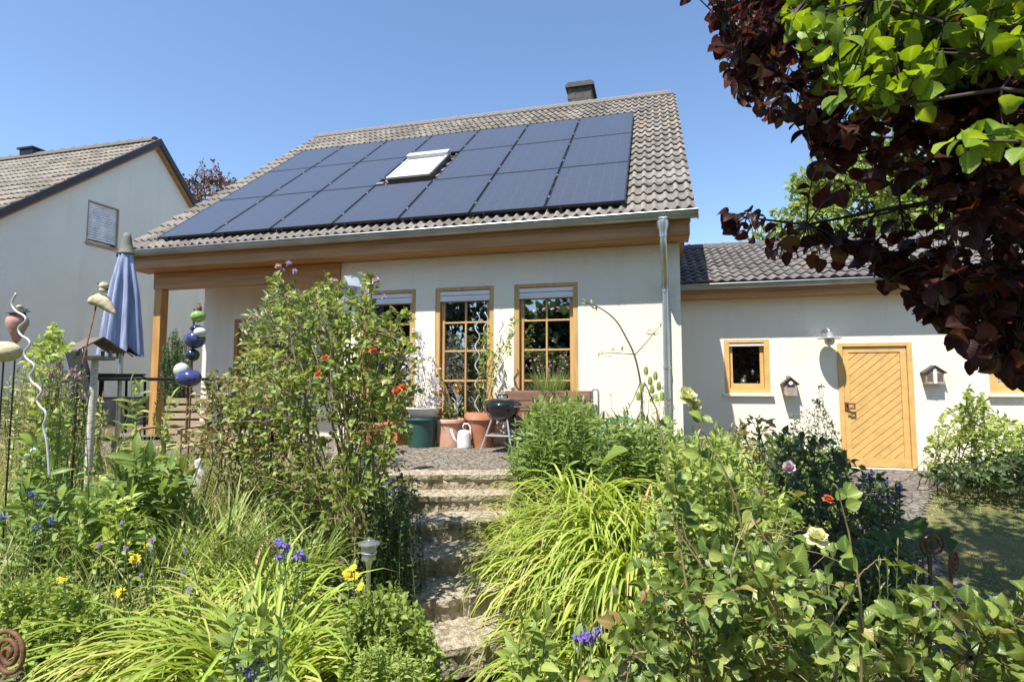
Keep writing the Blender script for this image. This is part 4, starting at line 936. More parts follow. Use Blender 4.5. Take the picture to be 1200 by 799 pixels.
# zinc lantern house on a pole behind the rose shrub
zx, zy = at(411, 345, 4.9)[0], 4.9; q = pxm(411, 4.9)
zl = thing('lantern', 'grey zinc lantern house on a pole above the rose shrub', 'lantern', (zx, zy, gz(zx, zy)), -.5); H = at(411, 352, zy)[2]-zl.location.z
M_zb = mat('light_zinc', (.52, .54, .55), .45, .5, .12)
w_, h_ = 9*q, 22*q
body = MB(); body.box(-w_, w_, -w_*.8, w_*.8, H, H+.012)
for x in (-1, 1):
    for y in (-1, 1): body.box(x*w_-.008*(x > 0)*1-.0, x*w_+.008*(x < 0)+.0, y*w_*.8-.008*(y > 0), y*w_*.8+.008*(y < 0), H+.012, H+h_*.7)
body.box(-w_, -w_+.006, -w_*.8+.008, w_*.8-.008, H+.012, H+h_*.7)
body.build('frame', M_zb, zl)
MB().prism([(-w_*.6, H+h_*.2), (w_*.6, H+h_*.2), (w_*.6, H+h_*.75), (0, H+h_*1.05), (-w_*.6, H+h_*.75)], w_*.7, w_*.78, 'y').build('back_plate', M_zb, zl)
rr_ = MB()
for s_ in (-1, 1): rr_.add([(0, yy, H+h_*1.25+dz) for yy in (-w_, w_) for dz in (0, .008)]+[(s_*w_*1.15, yy, H+h_*.68+dz) for yy in (-w_, w_) for dz in (0, .008)], [(0, 1, 3, 2), (4, 6, 7, 5), (0, 4, 5, 1), (2, 3, 7, 6), (1, 5, 7, 3), (0, 2, 6, 4)])
rr_.build('roof', M_zb, zl); MB().lathe([(.0, H+h_*1.22), (.012, H+h_*1.26), (.012, H+h_*1.33), (.001, H+h_*1.36)], 10).build('knob', M_zb, zl)
MB().cyl((0, 0, 0), (0, 0, H), .012, None, 8).build('pole', M_black, zl)
# patio chairs and table
def patio_chair(name, label, x, y, z, rz, s=1.):
    r = thing(name, label, 'chair', (x, y, z), rz, 'black patio chairs'); M = M_black
    for sx in (-1, 1):
        MB().tube([(sx*.27, .26, 0), (sx*.27, .22, .42), (sx*.27, .27, .62), (sx*.27, .36, .95)], .014, 8).build('rear_leg', M, r, smooth=True)
        MB().tube([(sx*.27, -.26, 0), (sx*.27, -.24, .64), (sx*.27, -.2, .66), (sx*.27, .27, .65)], .014, 8).build('front_leg', M, r, smooth=True)
        MB().box(sx*.27-.025, sx*.27+.025, -.24, .25, .665, .685).build('armrest', M, r, bevel=.006)
    sm = mat('dark_mesh_fabric', (.03, .03, .033), .8)
    MB().box(-.255, .255, -.24, .22, .41, .425).build('seat', sm, r, bevel=.005)
    MB().add([(x_, y_+t_, z_) for t_ in (0, .012) for x_, y_, z_ in ((-.255, .235, .46), (.255, .235, .46), (.255, .355, .93), (-.255, .355, .93))], [(0, 1, 2, 3), (7, 6, 5, 4), (0, 4, 5, 1), (1, 5, 6, 2), (2, 6, 7, 3), (3, 7, 4, 0)]).build('backrest', sm, r)
    MB().tube([(-.27, .36, .95), (.27, .36, .95)], .014, 8).build('top_rail', M, r, smooth=True); return r
c1 = at(160, 412, 5.3); patio_chair('patio_chair', 'black steel patio chair left of the porch post', c1[0], 5.0, c1[2]-.95, 2.75)
c2 = at(281, 421, 6.9); patio_chair('patio_chair', 'black steel patio chair with mesh back standing on the porch', c2[0], 7.1, .872, -.35)
tb = thing('patio_table', 'dark wooden folding table on the porch', 'table', (at(285, 428, 6.6)[0], 6.7, .872), .1)
for k in range(6): MB().box(-.55, .55, -.33+k*.11, -.33+k*.11+.1, .76, .78).build('top_slat', wood('grey_table_slat', (.33, .25, .2), .7, .2, (.5, 5, 5)), tb)
for x in (-.4, .4):
    MB().bar((x-.2, -.28, 0), (x+.2, -.28, .76), .03, .025).build('cross_leg', M_black, tb); MB().bar((x+.2, .28, 0), (x-.2, .28, .76), .03, .025).build('cross_leg', M_black, tb)
MB().bar((-.5, 0, .74), (.5, 0, .74), .03, .03).build('stretcher', M_black, tb)
ft = thing('garden_table', 'high dark garden table left of the porch post', 'table', (at(183, 445, 5.5)[0], 5.5, .872), .55)
MB().box(-.75, .75, -.32, .32, .955, .99).build('top', M_black, ft, bevel=.005)
for x in (-.65, .65):
    for y in (-.26, .26): MB().box(x-.02, x+.02, y-.02, y+.02, 0, .955).build('leg', M_black, ft)
MB().box(-.63, .63, -.015, .015, .25, .29).build('stretcher', M_black, ft)
bx_ = at(203, 470, 5.1); be = thing('slatted_chair', 'slatted wooden chair beside the high dark table', 'chair', (bx_[0], 5.1, .70), .25)
M_sl = wood('sunbleached_slat', (.36, .27, .18), .8, .25, (.6, 5, 5))
for k in range(6): MB().box(-.24, .24, .20+.012*k, .222+.012*k, .44+k*.085, .50+k*.085).build('back_slat', M_sl, be, bevel=.003)
for k in range(5): MB().box(-.24, .24, -.24+k*.085, -.17+k*.085, .40, .42).build('seat_slat', M_sl, be, bevel=.003)
for x in (-.22, .22):
    MB().bar((x, .2, 0), (x, .30, .95), .035, .03).build('rear_leg', M_sl, be); MB().box(x-.018, x+.018, -.24, -.205, 0, .60).build('front_leg', M_sl, be); MB().box(x-.03, x+.03, -.26, .2, .602, .625).build('armrest', M_sl, be)
# solar garden light
gx_, gy_ = at(432, 660, 2.75)[0], 2.75; q = pxm(432, gy_); g0 = gz(gx_, gy_); H = at(432, 636, gy_)[2]-g0
gl2 = thing('garden_light', 'small steel solar garden light among the yellow flowers', 'garden light', (gx_, gy_, g0))
M_ss = mat('stainless_steel', (.6, .6, .59), .28, .9, .05)
MB().lathe([(12*q, H-2*q), (12.3*q, H), (6*q, H+3*q), (2*q, H+4*q), (1.5*q, H+6*q), (.001, H+6*q)], 24).build('cap', M_ss, gl2, smooth=SM)
MB().lathe([(7*q, H-14*q), (8.5*q, H-8*q), (9*q, H-2.2*q)], 20).build('lens', mat('clear_lens', (.45, .47, .46), .15), gl2, smooth=SM)
MB().lathe([(9*q, H-11*q), (9.5*q, H-10*q), (9*q, H-9*q)], 20).lathe([(8*q, H-18*q), (8*q, H-14*q), (6*q, H-14*q), (2*q, H-30*q), (.012, H-32*q)], 20).build('collar', M_ss, gl2, smooth=SM)
MB().cyl((0, 0, 0), (0, 0, H-20*q), .012, None, 8).build('stake', M_ss, gl2)
# spiral stakes
def spiral(label, u, v, Y, rp, turns, tilt, group='rusty spiral stakes', material=None, ph=0., squash=1.):
    c = at(u, v, Y); q = pxm(u, Y); g0 = gz(c[0], c[1]); r = thing('spiral_stake', label, 'garden ornament', (c[0], c[1], g0), tilt, group)
    h = c[2]-g0; t = np.linspace(0, turns*2*PI, 90); rad = rp*q*(.08+.92*t/t[-1])
    p = np.stack([rad*np.cos(t+ph)*squash, np.zeros(90), h+rad*np.sin(t+ph)], 1)
    e = p[-1]; tail = np.array([[e[0]+(0-e[0])*.02, 0, e[2]-.05], [e[0]*.98, 0, max(h*.3, .02)], [e[0]*.95, 0, -.05]])
    MB().tube(np.vstack([p, tail]), .0075, 7).build('spiral', material or M_rust, r, smooth=True)
spiral('brown iron spiral stake at the lower left corner', 10, 766, 1.45, 26, 2.6, 0, ph=-1)
spiral('rusty spiral stake on the path edge, the lit one facing sideways', 1118, 660, 3.6, 15, 2.6, .9, ph=0)
spiral('dark spiral stake beside the big leaves at the path edge', 1094, 637, 3.9, 16, 2.6, .3, ph=.5)
spiral('black spiral stake inside the tall rose shrub', 328, 512, 3.9, 13, 2.4, .1, 'black spiral stakes', M_black)
spiral('black spiral stake right of the rose shrub stems', 415, 522, 4.0, 12, 2.4, -.2, 'black spiral stakes', M_black, 1.)
# white stone figure near the left shrub
wf = thing('stone_figure', 'pale stone figure half hidden by the shrub left of the totem foot', 'garden sculpture', (at(235, 510, 4.4)[0], 4.4, gz(at(235, 510, 4.4)[0], 4.4)))
MB().lathe([(.07, 0), (.08, .03), (.06, .12), (.075, .2), (.05, .27), (.03, .29), (.045, .33), (.035, .37), (.001, .39)], 14).build('figure', mat('white_stone', (.5, .5, .48), .8, 0, .2, 12, .5, 40), wf, smooth=True)
# ================================================================ plants
G = lambda *s: list(s)
LM = {}
LM['daylily'] = leafmat('daylily_leaf', G((0, (.15, .23, .035)), (.35, (.23, .31, .05)), (.75, (.30, .37, .07)), (.93, (.36, .38, .10)), (1, (.38, .30, .14))), .35, .42, gain=1.25, veins=0, tan=(.34, .24, .11))
LM['iris'] = leafmat('iris_leaf', G((0, (.09, .14, .035)), (.6, (.15, .21, .05)), (1, (.24, .27, .09))), .3, .4, veins=0, tan=(.34, .25, .12))
LM['rose'] = leafmat('rose_leaf', G((0, (.06, .095, .02)), (.4, (.115, .16, .035)), (.75, (.18, .23, .05)), (.93, (.27, .29, .08)), (1, (.21, .13, .06))), .38, .36)
LM['rosefront'] = leafmat('front_rose_leaf', G((0, (.05, .085, .02)), (.4, (.10, .15, .032)), (.75, (.17, .225, .045)), (.95, (.27, .30, .08)), (1, (.20, .12, .05))), .35, .36)
LM['bronze'] = leafmat('bronze_leaf', G((0, (.12, .13, .045)), (.5, (.19, .19, .06)), (.8, (.26, .24, .08)), (1, (.22, .10, .06))), .3, .4)
LM['rhodo'] = leafmat('laurel_leaf', G((0, (.09, .12, .05)), (.5, (.15, .18, .07)), (1, (.26, .27, .12))), .25, .35)
LM['mid'] = leafmat('herb_leaf', G((0, (.08, .13, .03)), (.5, (.13, .19, .045)), (1, (.21, .27, .07))), .35, .42)
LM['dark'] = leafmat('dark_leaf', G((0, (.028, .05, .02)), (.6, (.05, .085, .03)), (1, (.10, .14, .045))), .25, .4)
LM['light'] = leafmat('light_leaf', G((0, (.14, .20, .04)), (.5, (.21, .28, .06)), (1, (.32, .36, .10))), .38, .45)
LM['cover'] = leafmat('cover_leaf', G((0, (.09, .14, .025)), (.5, (.16, .22, .04)), (1, (.26, .30, .06))), .35, .5)
LM['grass'] = leafmat('meadow_blade', G((0, (.13, .17, .04)), (.5, (.21, .24, .07)), (.8, (.30, .29, .12)), (1, (.36, .31, .17))), .3, .5, veins=0, tan=(.34, .25, .12))
LM['purple'] = leafmat('copper_leaf', G((0, (.022, .010, .010)), (.5, (.042, .017, .014)), (.8, (.07, .024, .016)), (.94, (.13, .045, .022)), (1, (.15, .11, .03))), .40, .42, spec=.25, gain=1.05)
LM['hazel'] = leafmat('hazel_leaf', G((0, (.12, .20, .02)), (.5, (.18, .28, .028)), (1, (.25, .35, .045))), .42, .45, gain=1.0)
LM['tree'] = leafmat('tree_leaf', G((0, (.11, .15, .035)), (.5, (.16, .225, .048)), (1, (.25, .29, .07))), .35, .5, gain=1.25)
LM['far_purple'] = leafmat('far_copper_leaf', G((0, (.05, .03, .025)), (.6, (.11, .065, .045)), (1, (.20, .12, .07))), .25, .5)
LM['butterbur'] = leafmat('butterbur_leaf', G((0, (.05, .085, .022)), (1, (.085, .125, .035))), .3, .6, spec=.15)
LM['silver'] = leafmat('silver_leaf', G((0, (.34, .33, .34)), (.6, (.46, .45, .46)), (1, (.42, .36, .46))), .25, .6)
LM['conifer'] = leafmat('conifer_leaf', G((0, (.03, .055, .022)), (.6, (.06, .095, .035)), (1, (.12, .16, .06))), .2, .5)
M_twig = mat('green_brown_twig', (.13, .105, .05), .8, 0, .3, 8)
M_cane = mat('rose_cane', (.20, .17, .075), .6, 0, .35, 7, alt=(.22, .12, .07))
M_stalk = mat('green_stalk', (.13, .18, .055), .6, 0, .2, 8)
M_barkd = mat('dark_bark_limb', (.06, .045, .035), .9, 0, .3, 8, .6, 30)
def petalmat(name, a, b, trans=.3): return leafmat(name, G((0, a), (1, b)), trans, .6, spec=.2, gain=1.05, veins=0, hue=.5)
PM = {'yellow_rose': petalmat('yellow_rose_petal', (.72, .58, .22), (.76, .68, .40)), 'apricot': petalmat('apricot_petal', (.62, .36, .16), (.66, .46, .24)), 'orange': petalmat('coral_petal', (.50, .13, .06), (.58, .2, .09)),
      'violet': petalmat('violet_petal', (.10, .07, .30), (.2, .15, .42)), 'lilac': petalmat('lilac_petal', (.33, .26, .42), (.46, .38, .52)), 'pink': petalmat('pink_petal', (.42, .28, .33), (.55, .42, .46)), 'yellow': petalmat('yellow_petal', (.62, .40, .02), (.70, .50, .05)), 'white': petalmat('white_petal', (.62, .62, .6), (.7, .7, .68)), 'cornflower': petalmat('cornflower_petal', (.10, .13, .38), (.2, .24, .5))}
FL = {}
def blossom_mesh(kind):
    """kind: shape:colour, unit size (radius 1), facing +z"""
    if kind in FL: return FL[kind]
    shape, colour = kind.split(':'); lv = Leaves(); z = np.array([0, 0, 1.])
    if shape == 'rose':
        for n, tilt, L, W, zz in ((6, .10, 1.0, 1.05, 0), (6, .45, .95, 1., .02), (6, .8, .82, .9, .06), (6, 1.1, .68, .75, .10), (5, 1.35, .55, .6, .14), (5, 1.6, .42, .5, .16)):
            a = np.arange(n)*2*PI/n+rng.uniform(0, 6); h = np.stack([np.cos(a), np.sin(a), 0*a], 1)
            d = h*math.cos(tilt)+z*math.sin(tilt); up_ = z*math.cos(tilt)-h*math.sin(tilt)
            lv.put(h*.06+z*zz, d+rng.normal(0, .06, h.shape), up_+rng.normal(0, .08, h.shape), L, W, 'round', -.28 if tilt > .3 else .15, .12)
    elif shape == 'star':
        n = 5
        for ph, zz in ((0, 0), (.63, .04)):
            a = np.arange(n)*2*PI/n+ph; h = np.stack([np.cos(a), np.sin(a), 0*a], 1); lv.put(h*.08+z*zz, h+z*.35, z-h*.3, 1, .6, 'ovate', .25, .2)
    elif shape == 'bell':
        n = 5; a = np.arange(n)*2*PI/n; h = np.stack([np.cos(a), np.sin(a), 0*a], 1); lv.put(h*.15, h*.35-z, h, 1., .6, 'ovate', .35, .2); lv.put(h*.1, h*1.-z*.1, z, .8, .4, 'lance', .3, .2)
    elif shape == 'puff':
        v = nrm(rng.normal(0, 1, (26, 3))); lv.put(v*.15, v, nrm(rng.normal(0, 1, v.shape)), .85, .4, 'lance', 0, .2)
    elif shape == 'bud':
        n = 6; a = np.arange(n)*1.05; h = np.stack([np.cos(a), np.sin(a), 0*a], 1); lv.put(h*.12, z*1.+h*.22, -h, 1.5, .75, 'ovate', -.12, .3)
    me = npmesh(kind.replace(':', '_'), np.concatenate(lv.V), np.concatenate(lv.T), np.concatenate(lv.Q) if lv.Q else None); me.materials.append(PM[colour])
    me.polygons.foreach_set('use_smooth', np.ones(len(me.polygons), bool)); FL[kind] = me; return me
def blossom(root, p, r, kind, face=(0, -.5, .8), name='blossom'):
    o = bpy.data.objects.new(name, blossom_mesh(kind)); COL.objects.link(o); o.parent = root; o.location = Vector([float(c) for c in p])-worldloc(root)
    o.scale = (r, r, r); f = Vector(face)+Vector(rng.normal(0, .25, 3)); o.rotation_euler = f.to_track_quat('Z', 'Y').to_euler(); return o
def polytips(poly, Y0, Y1, n, edge=0.):
    poly = np.array(poly, float); lo, hi = poly.min(0), poly.max(0); out = []
    while len(out) < n:
        u = rng.uniform(lo[0], hi[0], n*3); v = rng.uniform(lo[1], hi[1], n*3); k = inpoly(u, v, poly); out += list(zip(u[k], v[k]))
    a = np.array(out[:n]); return atv(a[:, 0], a[:, 1], rng.uniform(Y0, Y1, n))
def plant_root(name, label, cat, x, y, group=None, z=None): return thing(name, label, cat, (x, y, gz(x, y) if z is None else z), 0, group)
def shrub(root, tips, ncane, lm, L, W, shape='ovate', gap=.04, compound=0, cane_r=.009, twig_m=None, spread=.12, t0=.25, up=.35, whorl=1, bow=.18, curl=.25, flat=.5, lean=None, minz=None, twl=None, out=.8, name='foliage'):
    base = np.array(worldloc(root)); tips = np.asarray(tips)
    g = ground(tips[:, 0], tips[:, 1]); tips = tips[tips[:, 2] > g+.03]
    order = rng.permutation(len(tips)); far = order[np.argsort(-(tips[order, 2]-base[2])-.3*rng.random(len(tips)))]
    ct = np.concatenate([far[:ncane//2], order[:ncane-ncane//2]]); tw = Twigs(); lv = Leaves(); P = []; Tn = []
    for i in ct:
        b = base+np.array([*rng.normal(0, spread, 2), -.03]); t = tips[i]; c = (b+t)/2+np.array([0, 0, bow*np.linalg.norm(t-b)])+rng.normal(0, .04, 3)
        pts = bez(b, c, t, 9); pts[1:-1] += rng.normal(0, .012, (7, 3)); tw.put(pts, cane_r*rng.uniform(.7, 1.2), cane_r*.3, 5); P.append(pts[2:]); dress(lv, pts, gap, L, W, shape, .45, out, up, curl, .25, compound, True, whorl, flat)
    P = np.concatenate(P)
    for t in tips:
        dd = np.linalg.norm(P-t, axis=1)+1.2*np.maximum(0, P[:, 2]-t[2]+.03); j = np.argmin(dd); a = P[j]
        if twl and np.linalg.norm(t-a) > twl: a = t-(t-a)/np.linalg.norm(t-a)*twl*rng.uniform(.8, 1.2) if False else a
        c = (a+t)/2+np.array([0, 0, .12*np.linalg.norm(t-a)])+rng.normal(0, .015, 3)
        pts = bez(a, c, t, 5); tw.put(pts, cane_r*.35, cane_r*.15, 4); dress(lv, pts, gap, L, W, shape, t0, out, up, curl, .25, compound, True, whorl, flat)
    lv.build(name, lm, root); tw.build('stem', twig_m or M_twig, root); return root
def stems(root, tips, lm, L, W, shape='lance', gap=.035, t0=.2, whorl=2, up=.3, out=1., spread=None, r=.005, base_z=None, curl=.35, stalk=None):
    """upright leafy stalks from the ground to each tip"""
    base = np.array(worldloc(root)); tw = Twigs(); lv = Leaves()
    for t in tips:
        hh = max(.05, t[2]-base[2]); sc = min(.09, .22*hh)
        b = (np.array([t[0]*.75+base[0]*.25+rng.normal(0, sc), t[1]*.75+base[1]*.25+rng.normal(0, sc), 0]) if spread is None else base+np.array([*rng.normal(0, spread, 2), 0])); b[2] = gz(b[0], b[1])-.02 if base_z is None else base_z
        pts = bez(b, (b+t)/2+rng.normal(0, .03, 3), t, 6); tw.put(pts, r*.8, r*.4, 4); dress(lv, pts, gap, L, W, shape, t0, out, up, curl, .2, 0, True, whorl, .6)
    lv.build('foliage', lm, root); tw.build('stem', stalk or M_stalk, root); return root
def clump(name, label, x, y, n, L, W, lm, cat, spread=.14, droop=(1.6, 2.6), el=(.9, 1.5), lean=(0, 0), group=None, z=None, k=8):
    r = plant_root(name, label, cat, x, y, group, z); b = np.array(worldloc(r)); lv = Leaves()
    a = rng.uniform(0, 2*PI, n); q = spread*np.sqrt(rng.random(n)); base = np.stack([b[0]+q*np.cos(a), b[1]+q*np.sin(a), 0*a], 1); base[:, 2] = (ground(base[:, 0], base[:, 1]) if z is None else z)-.02
    e = rng.uniform(*el, n); aa = a+rng.normal(0, .5, n); d = np.stack([np.cos(aa)*np.cos(e)+lean[0], np.sin(aa)*np.cos(e)+lean[1], np.sin(e)], 1)
    lv.straps(base, d, L*rng.uniform(.55, 1.15, n), W*rng.uniform(.7, 1.2, n), rng.uniform(*droop, n), k); o = lv.build('leaf_tuft', lm, r)
    if name != 'daylily_clump': return r
    o.parent = None; o.location = r.location.copy()                # a clump is one mesh: the thing itself
    bpy.data.objects.remove(r); o.name = name; return tag(o, label, cat, group)
# ---------------------------------------------------------------- daylilies
def dl(label, u, v, Y, n, L, W=.019, lean=(0, 0), spread=.16, lm='daylily', group='daylily clumps', **k):
    x, y, _ = at(u, v, Y); return clump('daylily_clump', label, x, y, n, L, W, LM[lm], 'daylily', spread, lean=lean, group=group, **k)
dl('big arching daylily clump at the bottom left, in front of the violet columbines', 300, 700, 2.15, 420, .78, .019, (.02, -.1), .2)
dl('daylily clump left of the biggest one, beside the yellow poppies', 205, 700, 2.2, 260, .66, .017, (-.05, -.1), .16)
dl('daylily clump behind the biggest left one, under the rose shrub', 285, 650, 2.75, 240, .66, .016, (-.05, -.05), .18)
dl('daylily clump at the top of the steps on their right side', 608, 578, 4.75, 300, .60, .018, (-.1, -.2), .18)
dl('bright daylily clump below the lilies right of the top step', 668, 575, 4.3, 380, .84, .021, (-.05, -.3), .24)
dl('daylily clump leaning into the leafy bank left of the front rose', 735, 590, 4.0, 400, .84, .021, (-.05, -.3), .28)
dl('daylily clump hanging over the middle steps from the right', 655, 650, 3.75, 340, .70, .02, (-.12, -.3), .2)
dl('daylily clump in the middle of the right bank of daylilies', 712, 650, 3.4, 400, .80, .021, (-.1, -.35), .24)
dl('daylily clump hanging beside the lowest steps on their right', 690, 730, 2.85, 320, .66, .02, (-.1, -.3), .18)
dl('lowest daylily clump between the steps and the front rose', 735, 740, 2.5, 300, .70, .02, (-.1, -.25), .18)
dl('dark narrow leaved iris clump between the rose shrub and left daylilies', 255, 600, 3.2, 130, .75, .017, (-.05, 0), .22, 'iris', 'iris clumps', droop=(.5, 1.6), el=(1.1, 1.5))
dl('iris clump with upright leaves under the stems of the rose shrub', 345, 620, 3.2, 120, .60, .017, (0, 0), .2, 'iris', 'iris clumps', droop=(.4, 1.5), el=(1.1, 1.5))
dl('iris clump with pale upright leaves at the left of the daylilies', 205, 610, 3.0, 70, .62, .024, (-.02, 0), .14, 'light', 'iris clumps', droop=(.3, 1.0), el=(1.1, 1.5))
# ---------------------------------------------------------------- tall rose shrub left of the steps
x, y, _ = at(415, 600, 3.75)
rs = plant_root('rose_shrub', 'tall loose rose shrub with coral blooms left of the steps', 'rose shrub', x, y)
core = [(280, 440), (283, 405), (300, 372), (330, 355), (360, 345), (400, 345), (440, 350), (468, 365), (480, 395), (488, 430), (482, 470), (484, 505), (470, 545), (445, 590), (400, 625), (340, 620), (295, 580), (268, 520), (262, 465)]
tips = np.vstack([polytips(core, 3.25, 4.25, 520), polytips([(322, 312), (335, 330), (350, 345), (320, 345)], 3.6, 3.9, 10), polytips([(375, 318), (395, 322), (400, 345), (365, 345)], 3.6, 4., 12), polytips([(430, 322), (440, 335), (425, 345)], 3.6, 3.9, 5), polytips([(465, 345), (485, 372), (470, 385)], 3.5, 3.9, 6)])
shrub(rs, tips, 34, LM['rose'], .052, .036, 'rose', .078, 4, .011, M_cane, .10, .3, .25)
for u, v, Y, r in ((437, 411, 3.3, .027), (381, 420, 3.25, .027), (373, 439, 3.25, .027), (466, 459, 3.3, .036), (472, 455, 3.35, .03)): blossom(rs, at(u, v, Y), r, 'rose:orange')
for u, v in ((326, 313), (331, 318), (338, 309), (345, 318), (392, 331), (404, 352), (430, 345), (441, 330), (450, 348), (300, 372)): blossom(rs, at(u, v, rng.uniform(3.3, 3.7)), rng.uniform(.022, .034), 'rose:pink' if rng.random() < .5 else 'puff:lilac')
x, y, _ = at(275, 560, 3.95)
sh = plant_root('bronze_shrub', 'low shrub with bronze tinted leaves below the ceramic totem', 'shrub', x, y)
shrub(sh, polytips([(215, 490), (222, 462), (250, 438), (290, 432), (325, 450), (345, 500), (330, 560), (260, 560), (222, 530)], 3.6, 4.3, 300), 26, LM['bronze'], .055, .036, 'ovate', .05, 0, .007, None, .15, .2, .3)
x, y, _ = at(345, 500, 5.35)
sh = plant_root('laurel_shrub', 'pale long leaved laurel shrub behind the rose on the terrace edge', 'shrub', x, y)
shrub(sh, polytips([(282, 432), (280, 395), (292, 358), (330, 338), (380, 345), (415, 380), (400, 430), (330, 445)], 5.0, 5.8, 230), 24, LM['rhodo'], .105, .032, 'lance', .05, 0, .009, None, .12, .35, .2, 2, curl=.35)
# ---------------------------------------------------------------- front rose at the right
def nice(pts): return spline(np.array(pts), 24)
x, y, _ = at(880, 799, 1.75)
fr_ = plant_root('rose_bush', 'large cream rose bush filling the right foreground', 'rose bush', x, y)
poly = [(690, 800), (715, 745), (742, 700), (775, 668), (820, 650), (890, 650), (950, 680), (985, 720), (1000, 760), (1010, 830), (650, 830)]
tips = np.vstack([polytips(poly, 1.3, 2.0, 210), polytips([(750, 710), (790, 680), (900, 670), (970, 740), (990, 830), (690, 830)], 1.15, 1.6, 110), polytips([(745, 620), (780, 560), (850, 560), (930, 590), (985, 640), (1000, 700), (740, 650)], 1.4, 2.1, 50)])
shrub(fr_, tips, 22, LM['rosefront'], .040, .028, 'rose', .075, 4, .0048, M_cane, .16, .4, .25, curl=.3)
cn = MB(); cl = Leaves()
for pts in ([(880, 860), (890, 700), (872, 640), (858, 585), (840, 540), (815, 498), (806, 476)], [(890, 860), (850, 720), (800, 640), (770, 600), (742, 585)], [(1005, 860), (1006, 740), (998, 660), (985, 600), (976, 566)], [(830, 840), (790, 600), (775, 510), (764, 470), (756, 452)], [(960, 860), (935, 700), (905, 640), (880, 600)], [(880, 850), (985, 720), (1012, 680), (1040, 655)]):
    q = spline(np.array([at(u, v, 1.45-.1*i/len(pts)) for i, (u, v) in enumerate(pts)]), 30); q[2:-1] += np.cumsum(rng.normal(0, .0012, (27, 3)), 0); cn.tube(q, np.linspace(.0036, .0010, 30), 6)
    dress(cl, q, .12, .038, .027, 'rose', .35, .9, .2, .2, .25, 4, False)
cn.build('cane', M_cane, fr_, True, smooth=True); cl.build('cane_foliage', LM['rosefront'], fr_)
for u, v, Y, r, k, f in ((803, 466, 1.42, .027, 'rose:yellow_rose', (.3, -.6, .7)), (812, 474, 1.43, .02, 'rose:yellow_rose', (.6, -.6, .3)), (752, 706, 1.3, .022, 'bud:apricot', (.2, -.2, 1)), (957, 632, 1.4, .026, 'rose:yellow_rose', (.2, -.5, .8)), (895, 692, 1.35, .027, 'rose:yellow_rose', (.4, -.7, .4)), (889, 588, 1.5, .024, 'bud:yellow_rose', (0, -.3, 1)), (722, 698, 1.5, .02, 'bud:yellow_rose', (-.2, -.3, 1)), (925, 548, 1.7, .018, 'rose:pink', (0, -.5, .8)), (970, 586, 1.5, .014, 'rose:orange', (0, -.5, .8))): blossom(fr_, at(u, v, Y), r, k, f)
bl = Leaves()
for u, v in ((768, 446), (772, 458), (764, 462), (752, 460), (757, 440), (748, 470), (776, 470), (884, 664), (878, 672), (762, 452)):
    p = at(u, v, 1.5); h = np.array([[math.cos(a), math.sin(a), 0] for a in np.arange(5)*1.257]); bl.put(p+h*.004, h*.35+np.array([0, 0, 1.]), -h, .022, .012, 'ovate', -.4, .3)
bl.build('bud_cluster', LM['light'], fr_)
lp = Leaves(); lp.put(np.array([at(736, 528, 1.2)]), np.array([[-.4, .1, -.15]]), np.array([0, -.3, 1.]), [.075], [.05], 'rose', .2)
lp.build('near_leaf', LM['rosefront'], fr_)
# lower right broad leaved plants
x, y, _ = at(1120, 799, 1.9)
sh = plant_root('snowberry_shrub', 'low round leaved shrub at the bottom right corner', 'shrub', x, y)
shrub(sh, polytips([(1000, 740), (1060, 700), (1105, 690), (1150, 705), (1200, 690), (1260, 720), (1260, 830), (1000, 830)], 1.6, 2.4, 300), 24, LM['rosefront'], .05, .037, 'round', .055, 0, .006, None, .16, .25, .3)
x, y, _ = at(1120, 690, 2.2)
nb_ = plant_root('grass_tuft', 'thin seeding grass stalks left of the bottom right shrub', 'grass tuft', x, y)
nb_.location.x = at(1040, 760, 2.1)[0]; nb_.location.z = gz(nb_.location.x, nb_.location.y)
tw = Twigs(); lv = Leaves(); b0 = np.array(nb_.location)
for u, v in ((1040, 670), (1052, 640), (1030, 660), (1068, 690), (1075, 668), (1090, 700)):
    q = bez(b0+rng.normal(0, .04, 3)*[1, 1, 0], b0*.5+at(u, v, 2.1)*.5, at(u, v, 2.1), 8); tw.put(q, .003, .0015); dress(lv, q[4:], .018, .03, .006, 'lance', .1, .5, .6, .1)
tw.build('stalk', M_stalk, nb_); lv.build('seed_head', LM['grass'], nb_)
# ---------------------------------------------------------------- lilies and herbs along the terrace edge, right of the steps
def stemplant(name, label, poly, Y0, Y1, n, lm, L, W, cat='plant', group=None, gap=.035, whorl=2, up=.3, shape='lance', t0=.2, out=1., flowers=None, r=.005, curl=.35):
    tips = polytips(poly, Y0, Y1, n); x, y = tips[:, 0].mean(), tips[:, 1].mean(); rt = plant_root(name, label, cat, x, y, group)
    tips = tips[tips[:, 2] > ground(tips[:, 0], tips[:, 1])+.05]; stems(rt, tips, lm, L, W, shape, gap, t0, whorl, up, out, r=r, curl=curl)
    if flowers:
        kind, size, share = flowers
        for t in tips:
            if rng.random() < share: blossom(rt, t+np.array([0, -.01, .01]), size*rng.uniform(.8, 1.2), kind)
    return rt
stemplant('lily_plant', 'dense leafy lilies beside the grill at the terrace edge', [(592, 535), (612, 500), (630, 474), (660, 466), (690, 474), (705, 515), (690, 535), (600, 540)], 4.9, 6.1, 140, LM['mid'], .11, .024, 'lily', 'lilies at the terrace edge')
stemplant('lily_plant', 'leafy lilies before the bent cane and the turquoise hose', [(690, 488), (740, 488), (770, 494), (800, 515), (800, 550), (700, 545)], 4.5, 5.9, 150, LM['mid'], .10, .022, 'lily', 'lilies at the terrace edge')
